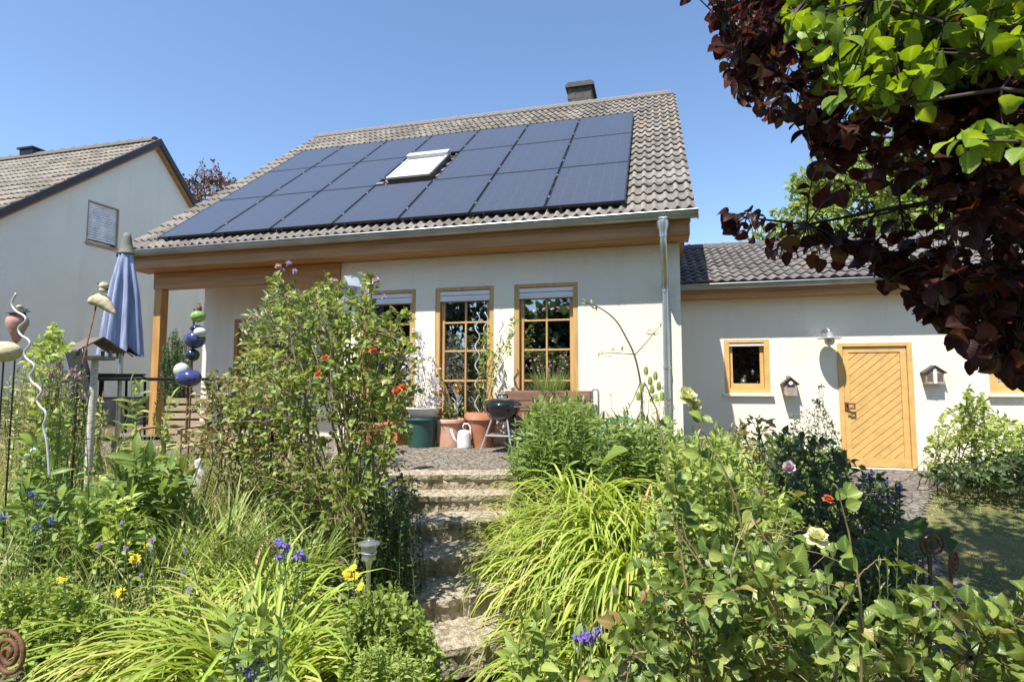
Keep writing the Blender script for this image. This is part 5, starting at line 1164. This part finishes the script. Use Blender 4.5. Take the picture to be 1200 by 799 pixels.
stemplant('lily_plant', 'leafy lilies in front of the raised wooden planter', [(603, 500), (612, 478), (632, 466), (668, 462), (690, 468), (690, 500), (620, 510)], 5.9, 6.7, 90, LM['mid'], .11, .024, 'lily', 'lilies at the terrace edge')
stemplant('white_weed', 'thin pale flowering weeds between hose and downpipe', [(690, 470), (720, 455), (780, 440), (790, 480), (760, 500), (700, 500)], 6.2, 7.4, 26, LM['grass'], .05, .012, 'weed', None, .04, 1, .5, flowers=('puff:pink', .016, .6))
stemplant('herb_patch', 'soft green herbs behind the cream rose bush', [(765, 575), (775, 535), (800, 505), (850, 505), (890, 545), (930, 590), (900, 640), (785, 640)], 2.9, 4.8, 280, LM['light'], .07, .021, 'herbs', None, .03, 2)
stemplant('foxtail_weed', 'tall feathery weed stalks by the corner of the house', [(815, 520), (840, 500), (870, 500), (890, 530), (840, 560)], 5.0, 6.5, 40, LM['bronze'], .06, .02, 'weed', None, .035, 2)
# dark shrub group between rose and garage door
x, y, _ = at(960, 640, 5.2)
sh = plant_root('dark_shrub', 'dark glossy shrub in the shade before the garage', 'shrub', x, y)
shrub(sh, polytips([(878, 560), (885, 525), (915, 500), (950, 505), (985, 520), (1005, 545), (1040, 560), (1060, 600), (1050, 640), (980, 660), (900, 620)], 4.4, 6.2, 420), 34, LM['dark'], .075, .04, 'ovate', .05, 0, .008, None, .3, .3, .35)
x, y, _ = at(955, 560, 8.3)
sh = plant_root('dark_berry_shrub', 'thin dark twiggy shrub standing close to the left of the garage door', 'shrub', x, y)
shrub(sh, polytips([(915, 530), (925, 490), (950, 478), (958, 455), (965, 450), (970, 485), (985, 505), (985, 545), (940, 550)], 7.6, 8.8, 130), 18, LM['dark'], .055, .022, 'ovate', .055, 0, .006, None, .2, .35, .4)
x, y, _ = at(895, 520, 4.2)
sh = plant_root('plum_sapling', 'small sapling with plum coloured young leaves below the garage window', 'sapling', x, y)
shrub(sh, polytips([(860, 530), (872, 495), (895, 485), (905, 500), (900, 530)], 3.9, 4.4, 24), 7, LM['bronze'], .06, .034, 'ovate', .06, 0, .006, M_barkd, .05, .4, .3)
r_ = plant_root('butterbur', 'big round dark leaves at the path edge beside the spiral stakes', 'leafy plant', at(1080, 625, 4.7)[0], 4.7)
lv = Leaves(); tw = Twigs(); b0 = np.array(r_.location)
for u, v, L, Y in ((1062, 612, .27, 4.5), (1085, 618, .25, 4.7), (1040, 622, .25, 4.4), (1072, 632, .25, 4.25), (1095, 630, .22, 4.5), (1050, 642, .24, 4.1), (1028, 634, .22, 4.2)):
    p = at(u, v, Y); p[2] = max(p[2], gz(p[0], p[1])+.08); h = nrm(np.array([p[0]-b0[0]+.05, p[1]-b0[1]-.5, .0])); tw = Twigs(); tw.put(bez((p[0]+.02, p[1]+.12, gz(p[0], p[1]+.12)), (p[0], p[1]+.1, p[2]), p, 6), .008, .005); tw.build('stem', M_stalk, r_)
    lv = Leaves(); lv.put(p[None], h, np.array([-.15, -.3, 1.])+rng.normal(0, .15, 3), L*.85, L*.8, 'hazel', .3, .16); lv.build('leaf', LM['butterbur'], r_)
stemplant('larkspur', 'violet blue larkspur in the shade in front of the garage door', [(1000, 575), (1010, 555), (1050, 555), (1060, 585), (1030, 600)], 5.0, 5.6, 34, LM['dark'], .05, .02, 'flower', None, .035, 2, flowers=('puff:violet', .022, .8))
# shrubs right of the garage door
x, y, _ = at(1135, 560, 8.6)
sh = plant_root('light_shrub', 'light green twiggy shrub right of the garage door', 'shrub', x, y)
shrub(sh, polytips([(1082, 545), (1090, 510), (1110, 480), (1108, 470), (1128, 478), (1134, 440), (1140, 480), (1150, 455), (1158, 485), (1180, 490), (1215, 505), (1225, 560), (1140, 565)], 8.0, 9.2, 480), 34, LM['light'], .085, .04, 'ovate', .042, 0, .007, None, .3, .35, .45)
x, y, _ = at(1180, 575, 8.0)
sh = plant_root('dark_ground_shrub', 'low dark shrub at the right edge of the lawn below the light shrub', 'shrub', x, y)
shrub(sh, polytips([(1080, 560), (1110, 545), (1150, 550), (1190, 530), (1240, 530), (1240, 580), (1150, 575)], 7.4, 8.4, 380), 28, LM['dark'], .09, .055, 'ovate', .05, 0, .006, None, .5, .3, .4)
# ---------------------------------------------------------------- left border
stemplant('peony', 'leafy dark green peony at the lower left with pale buds', [(0, 570), (40, 545), (110, 550), (130, 600), (100, 660), (0, 670)], 2.5, 3.3, 60, LM['mid'], .12, .032, 'peony', None, .04, 2, .25)
stemplant('foxglove', 'tall broad leaved foxglove stem right of the wavy rod', [(58, 485), (72, 480), (76, 505), (60, 510)], 2.75, 2.95, 3, LM['light'], .11, .03, 'foxglove', 'leafy foxglove stems', .05, 2, .35)
stemplant('foxglove', 'broad leaved foxglove stem left of the porch post foot', [(150, 438), (160, 436), (163, 470), (150, 470)], 3.3, 3.5, 3, LM['light'], .12, .036, 'foxglove', 'leafy foxglove stems', .055, 2, .3)
stemplant('foxglove', 'slim upright foxglove stem left of the totem', [(196, 452), (203, 450), (206, 480), (197, 480)], 3.3, 3.5, 2, LM['light'], .11, .028, 'foxglove', 'leafy foxglove stems', .06, 2, .5)
stemplant('foxglove', 'short foxglove stems with white bells at the left edge', [(20, 512), (45, 505), (50, 530), (20, 540)], 2.7, 2.9, 4, LM['mid'], .13, .04, 'foxglove', 'leafy foxglove stems', .05, 2, .3, flowers=('bell:white', .03, .9))
stemplant('comfrey', 'broad leaved comfrey mound before the bird feeder post', [(110, 560), (130, 540), (180, 530), (215, 545), (215, 580), (150, 590)], 2.9, 3.5, 34, LM['mid'], .17, .055, 'comfrey', None, .05, 2, .2)
stemplant('lupin', 'leafy lupin with lance leaves left of the iris', [(100, 590), (120, 570), (150, 575), (165, 610), (140, 650), (100, 640)], 2.5, 2.9, 26, LM['light'], .12, .028, 'lupin', None, .035, 3, .4)
stemplant('cornflower', 'blue flowering cornflowers at the far lower left', [(0, 580), (20, 572), (70, 590), (75, 620), (0, 640)], 2.3, 2.6, 14, LM['mid'], .07, .012, 'flower', 'blue and lilac flowers', .04, 1, .4, flowers=('puff:cornflower', .022, .35))
stemplant('columbine', 'lilac columbines scattered above the left daylilies', [(110, 620), (160, 600), (240, 660), (230, 700), (120, 690)], 2.2, 2.6, 20, LM['mid'], .04, .02, 'flower', 'blue and lilac flowers', .05, 1, .4, flowers=('puff:lilac', .016, .6))
stemplant('columbine', 'violet columbines nodding over the big left daylily clump', [(315, 640), (330, 632), (360, 640), (362, 660), (318, 660)], 2.35, 2.7, 12, LM['iris'], .04, .02, 'flower', 'blue and lilac flowers', .06, 1, .4, flowers=('bell:violet', .03, 1.))
stemplant('columbine', 'dark violet columbines at the bottom edge', [(280, 770), (300, 775), (330, 785), (320, 799), (280, 799)], 1.7, 1.9, 7, LM['iris'], .05, .02, 'flower', 'blue and lilac flowers', .06, 1, .4, flowers=('bell:violet', .026, 1.))
stemplant('columbine', 'violet columbines between the lowest daylilies and the front rose', [(672, 730), (690, 726), (712, 740), (705, 755), (672, 752)], 1.75, 2.0, 9, LM['iris'], .05, .02, 'flower', 'blue and lilac flowers', .06, 1, .4, flowers=('bell:violet', .024, 1.))
stemplant('lavender_bush', 'shaded violet catmint mound left of the upper steps', [(425, 600), (440, 565), (470, 552), (492, 560), (482, 600), (465, 630), (430, 640)], 3.5, 4.2, 110, LM['dark'], .045, .018, 'catmint', None, .03, 2, .4, flowers=('puff:violet', .016, .35))
stemplant('yellow_poppy', 'yellow poppies around the steel garden light', [(405, 670), (420, 664), (445, 675), (438, 695), (408, 690)], 2.3, 2.6, 5, LM['light'], .05, .02, 'flower', 'yellow poppies', .05, 1, .4, flowers=('star:yellow', .024, 1.))
stemplant('yellow_poppy', 'yellow poppies above the brown spiral stake', [(60, 690), (75, 680), (100, 755), (75, 760)], 1.9, 2.3, 7, LM['light'], .05, .02, 'flower', 'yellow poppies', .05, 1, .4, flowers=('star:yellow', .022, 1.))
stemplant('yellow_poppy', 'yellow poppies left of the biggest daylily clump', [(175, 630), (190, 628), (150, 705), (122, 712)], 2.2, 2.6, 5, LM['light'], .05, .02, 'flower', 'yellow poppies', .05, 1, .4, flowers=('star:yellow', .024, 1.))
stemplant('oregano_mound', 'yellow green oregano mound left of the lowest steps', [(405, 720), (430, 690), (465, 685), (492, 710), (512, 760), (522, 830), (400, 830)], 1.95, 2.6, 560, LM['cover'], .030, .021, 'herb', None, .017, 2, .35, 'ovate', .3, 1.2, r=.003)
stemplant('spurge_mound', 'feathery bright green mound at the bottom left of the steps', [(420, 760), (450, 745), (500, 770), (505, 830), (410, 830)], 1.75, 2.1, 240, LM['light'], .026, .008, 'herb', None, .010, 3, .4, 'lance', .3, 1.2, r=.003)
stemplant('broadleaf_weed', 'fresh broad leaved weeds at the bottom edge before the daylilies', [(265, 740), (290, 700), (330, 740), (330, 830), (230, 830)], 1.6, 1.85, 16, LM['mid'], .075, .036, 'weed', None, .045, 2, .3, 'ovate')
stemplant('broadleaf_weed', 'young leafy shoots right of the lowest step at the bottom edge', [(590, 790), (600, 740), (640, 700), (650, 770), (620, 830)], 1.7, 1.95, 14, LM['light'], .07, .034, 'weed', None, .045, 2, .3, 'ovate')
stemplant('ground_herb', 'small leaved carpet plant above the brown spiral stake', [(0, 690), (60, 670), (110, 690), (120, 740), (60, 750), (0, 725)], 1.95, 2.5, 330, LM['cover'], .034, .022, 'herb', None, .02, 2, .3, 'ovate', .3, 1.2, r=.003)
stemplant('astrantia', 'pink astrantia flowers behind the wavy rod', [(40, 455), (70, 428), (100, 436), (108, 465), (60, 475)], 3.1, 3.6, 40, LM['iris'], .05, .02, 'flower', None, .06, 1, .4, flowers=('puff:pink', .022, .9))
x, y, _ = at(58, 460, 3.2)
sh = plant_root('young_maple', 'small pale green sapling rising behind the wavy rod', 'sapling', x, y)
shrub(sh, polytips([(25, 430), (38, 405), (42, 388), (62, 378), (70, 395), (84, 405), (78, 425), (55, 440)], 3.05, 3.4, 60), 9, LM['light'], .06, .042, 'ovate', .05, 0, .006, None, .04, .3, .3)
x, y, _ = at(206, 440, 7.2)
sh = plant_root('conifer', 'dark upright conifer shrub between porch post and totem', 'conifer', x, y, z=.87)
stems(sh, polytips([(188, 440), (192, 405), (204, 378), (212, 392), (222, 398), (230, 430)], 6.9, 7.5, 60), LM['conifer'], .05, .014, 'lance', .018, .15, 3, .7, .8, .12, .007, .87)
stemplant('hedge_plant', 'bright weedy hedge plants in front of the neighbouring wall', [(0, 440), (40, 425), (100, 450), (130, 470), (130, 500), (0, 500)], 4.0, 5.2, 120, LM['grass'], .07, .02, 'plant', None, .04, 2, .4)
# ---------------------------------------------------------------- potted plants
def potplant(name, label, poly, Y0, Y1, n, pot_, lm, L, W, cat, ncane=8, z=.42, **k):
    r = thing(name, label, cat, (pot_.location.x, pot_.location.y, pot_.location.z+z)); return shrub(r, polytips(poly, Y0, Y1, n), ncane, lm, L, W, **k)
potplant('silver_plant', 'silvery lilac flowering plant rising from the white bowl', [(472, 470), (474, 410), (484, 388), (496, 378), (502, 410), (514, 430), (515, 480), (490, 488)], 7.6, 7.95, 130, p_green, LM['silver'], .07, .03, 'potted plant', 9, .45, gap=.04, cane_r=.005, spread=.08, up=.5)
potplant('climbing_plant', 'climbing plant twining round the wavy rods by the window', [(556, 468), (562, 420), (560, 392), (575, 382), (588, 400), (585, 440), (575, 475)], 7.75, 7.95, 80, p_tall, LM['light'], .055, .04, 'potted plant', 7, .48, gap=.06, cane_r=.005, spread=.06, up=.3)
potplant('climbing_plant', 'free climber shoot reaching towards the right window', [(578, 418), (596, 412), (594, 395), (600, 372), (606, 376), (602, 400), (598, 420)], 7.75, 7.9, 24, p_tall, LM['light'], .055, .04, 'potted plant', 4, .48, gap=.05, cane_r=.005, spread=.05, up=.3)
potplant('geranium', 'red flowering geranium in the square orange planter', [(450, 490), (455, 460), (475, 455), (485, 475), (480, 495)], 7.7, 7.95, 60, p_sq, LM['dark'], .06, .05, 'potted plant', 8, .32, gap=.05, cane_r=.005, spread=.08)
potplant('pansy', 'low green plant in the broad pale terracotta pot', [(512, 480), (520, 470), (545, 472), (548, 486), (512, 488)], 7.8, 8.05, 46, p_ter1, LM['mid'], .045, .03, 'potted plant', 8, .38, gap=.04, cane_r=.004, spread=.09)
potplant('potted_rose', 'bare woody rose stem leaning beside the left window', [(508, 470), (514, 440), (506, 420), (516, 430), (521, 452)], 7.85, 8.05, 10, p_ter1, LM['light'], .04, .022, 'potted plant', 5, .38, gap=.07, cane_r=.009, spread=.05, twig_m=mat('woody_stem', (.25, .18, .1), .8))
ch_ = clump('chives', 'tuft of flowering chives in the raised planter', at(643, 450, 7.93)[0], 7.93, 260, .40, .006, LM['iris'], 'herb', .2, (.1, .9), (1.1, 1.55), z=rp.location.z+zt-.06, k=5)
tw = Twigs(); b0 = np.array(ch_.location)
for q in range(22):
    t = at(rng.uniform(615, 668), rng.uniform(416, 436), 7.93); tw.put(bez(b0+[(t[0]-b0[0])*.6, 0, 0], b0*.5+t*.5, t, 5), .003, .002); blossom(ch_, t, .02, 'puff:pink', (0, 0, 1))
tw.build('stalk', M_stalk, ch_)
# ---------------------------------------------------------------- ground cover and grass (uncountable)
def scatter(n, x0, x1, y0, y1, ok):
    P = np.stack([rng.uniform(x0, x1, n), rng.uniform(y0, y1, n)], 1); return P[ok(P[:, 0], P[:, 1])]
stp = [(-2.9, 5.5), (-2.15, 4.5), (-1.55, 3.6), (-1.35, 3.0), (-.6, 3.4), (-.9, 4.1), (-1.35, 5.0), (-1.5, 5.8)]
def free(X, Y): return ~inpoly(X, Y, stp) & ~inpoly(X, Y, [(.9, 4.2), (1.6, 4.1), (2.6, 4.4), (2.35, 5.6), (2.8, 7.1), (3.5, 8.5), (4.2, 10.3), (2.9, 10.3), (2.2, 7.6), (1.85, 6.2), (1.5, 5.4), (.9, 5.3)]) & ~inpoly(X, Y, [(1.85, 3.7), (9, 2.9), (9, 10.2), (2.8, 10.2)]) & ~((Y > 4.7) & (X < -.4) & (Y > 5.0+.12*X*0)) & (X*X+Y*Y > 1.0)
P = scatter(15000, -6.5, 2.4, .9, 5.4, free); z = ground(P[:, 0], P[:, 1]); lv = Leaves(); n = len(P)
d = nrm(np.stack([rng.normal(0, 1, n), rng.normal(0, 1, n), rng.uniform(.1, 1.2, n)], 1))
lv.put(np.stack([P[:, 0], P[:, 1], z+rng.uniform(0, .14, n)], 1), d, nrm(rng.normal(0, .4, (n, 3))+[0, 0, 1]), rng.uniform(.03, .08, n), rng.uniform(.02, .04, n), 'ovate', .25)
P = scatter(4200, -.4, 2.2, 5.2, 8.1, lambda X, Y: free(X, Y) & (X > -.4+.0*Y)); z = ground(P[:, 0], P[:, 1]); n2 = len(P)
lv.put(np.stack([P[:, 0], P[:, 1], z+rng.uniform(0, .2, n2)], 1), nrm(np.stack([rng.normal(0, 1, n2), rng.normal(0, 1, n2), rng.uniform(.1, 1.2, n2)], 1)), nrm(rng.normal(0, .4, (n2, 3))+[0, 0, 1]), rng.uniform(.04, .1, n2), rng.uniform(.02, .05, n2), 'ovate', .25)
tag(lv.build('ground_cover', LM['cover'], None), 'mixed low leaves covering the soil of the garden bank', 'ground cover', kind='stuff')
P = scatter(9500, -7.5, -2.3, 2.3, 5.0, lambda X, Y: free(X, Y) & (X < -2.3-.25*(Y-2)+0*Y)); n = len(P); lv = Leaves()
e = rng.uniform(.9, 1.5, n); a = rng.uniform(0, 2*PI, n)
lv.straps(np.stack([P[:, 0], P[:, 1], ground(P[:, 0], P[:, 1])-.01], 1), np.stack([np.cos(a)*np.cos(e), np.sin(a)*np.cos(e), np.sin(e)], 1), rng.uniform(.25, .68, n), rng.uniform(.004, .009, n), rng.uniform(.2, 1.6, n), 5)
tag(lv.build('meadow_grass', LM['grass'], None), 'thin meadow grass growing in the left border', 'grass', kind='stuff')
P = scatter(30000, 1.8, 6.5, 4.0, 9.9, lambda X, Y: inpoly(X, Y, [(2.3, 4.4), (9, 3.0), (9, 10), (4.4, 9.6), (3.4, 8.6), (2.75, 7.2), (2.35, 5.8)])); n = len(P); lv = Leaves(); e = rng.uniform(.7, 1.5, n); a = rng.uniform(0, 2*PI, n)
lv.straps(np.stack([P[:, 0], P[:, 1], ground(P[:, 0], P[:, 1])+.0], 1), np.stack([np.cos(a)*np.cos(e), np.sin(a)*np.cos(e), np.sin(e)], 1), rng.uniform(.03, .07, n), rng.uniform(.003, .006, n), rng.uniform(.2, 1.2, n), 3)
tag(lv.build('lawn_grass', LM['grass'], None), 'short dry grass blades of the lawn', 'grass', kind='stuff')
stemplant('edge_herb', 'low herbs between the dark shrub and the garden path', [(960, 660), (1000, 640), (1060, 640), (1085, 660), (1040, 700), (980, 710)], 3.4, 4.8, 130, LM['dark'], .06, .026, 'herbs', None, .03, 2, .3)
stemplant('door_herb', 'low green plants at the foot of the garage wall left of the door', [(860, 520), (900, 510), (980, 520), (1000, 545), (980, 560), (870, 550)], 6.4, 8.6, 150, LM['mid'], .08, .032, 'herbs', None, .035, 2, .3)
# a few weeds at the terrace edge
stemplant('edge_weed', 'pale weeds growing along the terrace edge at the top step', [(430, 560), (445, 545), (480, 552), (490, 562), (450, 575)], 4.9, 5.3, 26, LM['light'], .035, .016, 'weed', None, .03, 2, .4)
# ================================================================ trees
def tree(name, label, base, trunk_top, limbs, tips, lm, L, W, shape, bark, r0, per=.05, cat='tree', t0=.15, up=.1, out=.8, twig_r=.006, curl=.3, reach=1.2):
    rt = thing(name, label, cat, base); tw = Twigs(); lv = Leaves(); base = np.array(base, float); tt = np.array(trunk_top, float)
    tr = bez(base-[0, 0, .1], (base+tt)/2+rng.normal(0, .06, 3), tt, 10); trunk = Twigs(); trunk.put(tr, r0, r0*.6, 12); trunk.build('trunk', bark, rt)
    P = []
    for l in limbs:
        l = np.array(l, float); s = tr[rng.integers(5, 10)]; c = (s+l)/2+np.array([0, 0, .12*np.linalg.norm(l-s)]); q = bez(s, c, l, 14); q[1:-1] += rng.normal(0, .02*np.linalg.norm(l-s)/2, (12, 3)); tw.put(q, r0*.2, twig_r*1.1, 6); P.append(q[3:])
    P = np.concatenate(P)
    for t in tips:
        j = np.argmin(np.linalg.norm(P-t, axis=1)); a = P[j]; v = t-a; dl_ = np.linalg.norm(v)
        q = bez(a, (a+t)/2+np.array([0, 0, .1*dl_])+rng.normal(0, .04*dl_, 3), t, 6); tw.put(q, twig_r, twig_r*.35, 4)
        s0 = max(t0, 1-reach/max(dl_, 1e-3)); dress(lv, q, per, L, W, shape, s0, out, up, curl, .18, 0, True, 1, .75)
    tw.build('limb', bark, rt); lv.build('crown', lm, rt); return rt
purple_poly = [(840, -40), (832, 40), (836, 62), (852, 75), (856, 95), (876, 125), (896, 140), (938, 138), (950, 152), (962, 180), (960, 200), (985, 205), (1030, 212), (1100, 226), (1120, 250), (1125, 275), (1100, 290), (1080, 312), (1085, 340), (1105, 360), (1120, 395), (1155, 420), (1195, 445), (1260, 455), (1260, -40)]
low_br = [(852, 245), (880, 250), (910, 240), (915, 262), (925, 290), (980, 275), (1030, 285), (1040, 330), (985, 305), (930, 300), (880, 285), (855, 262)]
tipsP = np.vstack([polytips(purple_poly, 2.3, 3.9, 760), polytips([(1060, -40), (1270, -40), (1270, 330), (1180, 300), (1110, 200)], 3.9, 5.3, 260), polytips([(1000, 262), (1080, 275), (1110, 320), (1060, 330), (1010, 300)], 2.7, 3.3, 34), polytips([(1050, 330), (1140, 320), (1250, 330), (1250, 440), (1175, 440), (1110, 398), (1065, 365)], 2.6, 3.2, 120)])
u_, v_ = tipsP, None
more = polytips(low_br, 2.9, 3.3, 40)
c = np.array([2.5, 2.6, 4.3]); cand = c+nrm(rng.normal(0, 1, (2600, 3)))*rng.random((2600, 1))**(1/3)*np.array([2.6, 2.2, 2.3])
uu, vv, dd = proj(cand); inside = (uu > -60) & (uu < 1230) & (vv > -60) & (vv < 830) & (dd > 0)
cand = cand[~inside | inpoly(uu, vv, np.array(purple_poly))][:1300]
ex = np.array([3.4, 2.9, 3.3])+nrm(rng.normal(0, 1, (900, 3)))*rng.random((900, 1))**(1/3)*np.array([1.5, 1.4, 1.4]); uu, vv, dd = proj(ex)
cand = np.vstack([cand, ex[~((uu > -60) & (uu < 1225) & (vv > -60) & (vv < 830) & (dd > 0))]])
cand = cand[np.linalg.norm(cand-CAM, axis=1) > 1.7]
limbs = [at(850, 30, 3.2), at(870, 100, 3.0), at(930, 140, 3.3), at(960, 190, 3.0), at(875, 255, 3.1), at(1000, 260, 3.2), at(1040, 330, 3.0), at(1100, 390, 2.9), at(1185, 435, 2.7), at(1000, 60, 2.9), at(1100, 200, 3.3), at(1050, 120, 3.6)]+[c+nrm(rng.normal(0, 1, 3))*np.array([2, 1.7, 1.8]) for _ in range(12)]
tree('copper_hazel', 'purple leaved hazel tree hanging in from the upper right', (4.3, 2.2, gz(4.3, 2.2)), (3.9, 2.5, 2.4), limbs, np.vstack([tipsP, more, cand]), LM['purple'], .083, .070, 'hazel', M_barkd, .13, .075, 'tree', .2, -.12, .8, .0045, .4, .5)
gp = [(920, -40), (915, 10), (930, 30), (945, 60), (990, 130), (1000, 145), (1030, 130), (1060, 115), (1085, 140), (1100, 110), (1150, 95), (1200, 90), (1260, 90), (1260, -40)]
gp2 = [(1112, 158), (1130, 150), (1170, 148), (1260, 140), (1260, 175), (1190, 185), (1150, 180), (1120, 185)]
gt = np.vstack([polytips(gp, 1.9, 2.9, 330), polytips(gp2, 1.7, 2.0, 16)])
cand = np.array([2.3, 1.3, 3.9])+nrm(rng.normal(0, 1, (700, 3)))*rng.random((700, 1))**(1/3)*np.array([1.3, 1.2, 1.1]); uu, vv, dd = proj(cand); inside = (uu > -60) & (uu < 1260) & (vv > -60) & (vv < 830) & (dd > 0)
cand = cand[~inside][:160]; cand = cand[np.linalg.norm(cand-CAM, axis=1) > 1.5]
tree('green_hazel', 'bright green hazel branches in front of the purple leaves at the top right', (3.3, 1.0, gz(3.3, 1.0)), (3.0, 1.2, 2.3), [at(930, 20, 2.2), at(990, 120, 2.1), at(1060, 60, 2.2), at(1150, 60, 2.0), at(1130, 165, 1.85), (2.4, 1.2, 4.2), (2., .9, 4.), (1.6, 1.6, 4.1)], np.vstack([gt, cand]), LM['hazel'], .07, .058, 'hazel', M_barkd, .09, .06, 'tree', .2, -.05, .8, .004, .3, .4)
def crown_tips(c, r, n, shell=.35): 
    v = nrm(rng.normal(0, 1, (n, 3))); v[:, 2] = np.where(v[:, 2] < -.5, -v[:, 2], v[:, 2]); f = 1+.16*np.sin(v[:, 0]*5+c[0])*np.cos(v[:, 1]*4)+.12*np.sin(v[:, 2]*7+2*v[:, 0]*3)
    return np.array(c)+v*(rng.uniform(shell, 1, (n, 1))**.5)*f[:, None]*np.array(r)
def simple_tree(name, label, x, y, zc, r, n, lm, L, bark=M_barkd, cat='tree', ground_z=None, per=.3):
    b = (x, y, gz(x, y) if ground_z is None else ground_z); t = crown_tips((x, y, zc), r, n); return tree(name, label, b, (x, y, zc-.3*r[2]), t[rng.integers(0, len(t), 16)], t, lm, L, L*.62, 'ovate', bark, .16, per, cat, .1, .2, .8, .02, .3, 1.6)
X0 = at(1010, 250, 21)
simple_tree('walnut_tree', 'sunlit green tree rising behind the garage roof', X0[0], 21, X0[2]-.9, (2.9, 2.6, 3.1), 1300, LM['tree'], .25, per=.11)
X0 = at(1100, 262, 23); simple_tree('walnut_tree', 'second green tree behind the garage, mostly covered by purple leaves', X0[0], 23, X0[2]-.8, (2.6, 2.4, 2.7), 900, LM['tree'], .25, per=.13)
X0 = at(246, 232, 24); simple_tree('copper_beech', 'reddish brown beech showing between the two houses', X0[0], 24, X0[2]-1.6, (2.4, 2.2, 3.2), 620, LM['far_purple'], .2, per=.14)
# trees behind the photographer: they stand in the window reflections
for k, (x, y, h, r) in enumerate(((-9.2, -8, 8.6, 3.4), (-4.6, -8.5, 5.3, 2.6), (-14, -9, 9.0, 3.6), (-1.5, -10, 4.6, 2.2), (-18, -6, 7.2, 2.8), (3, -10, 5.6, 2.6))):
    simple_tree('garden_tree', ['dark leafy tree mirrored in the left window', 'low spreading tree mirrored in the middle window', 'tall tree at the back of the garden mirrored in the far left panes', 'small round tree mirrored in the right window', 'wide tree at the western garden end', 'bushy tree at the eastern garden end'][k], x, y, h*.58, (r, r, h*.45), 460, LM['dark'], .5, per=.17)

lv = Leaves(); hr = thing('hedge', 'long dark hedge closing the garden, mirrored in the lowest window panes', 'hedge', (-3, -12.5, gz(-3, -12.5)))
n = 9000; q = np.stack([rng.uniform(-22, 16, n), -12.5+rng.normal(0, .5, n), rng.uniform(0, 1, n)**.8*3.4], 1); q[:, 2] += .3*np.sin(q[:, 0]*1.3)
lv.put(q, nrm(rng.normal(0, 1, (n, 3))+[0, .3, .2]), nrm(rng.normal(0, .5, (n, 3))+[0, .3, 1]), rng.uniform(.3, .5, n), rng.uniform(.2, .32, n), 'ovate', .25); lv.build('foliage', LM['dark'], hr)
tw = Twigs()
for x in np.arange(-21, 16, 1.2): tw.put(bez((x, -12.5, 0), (x+.1, -12.4, 1.5), (x-.1, -12.5, 3.1), 5), .05, .015, 5)
tw.build('stem', M_barkd, hr)
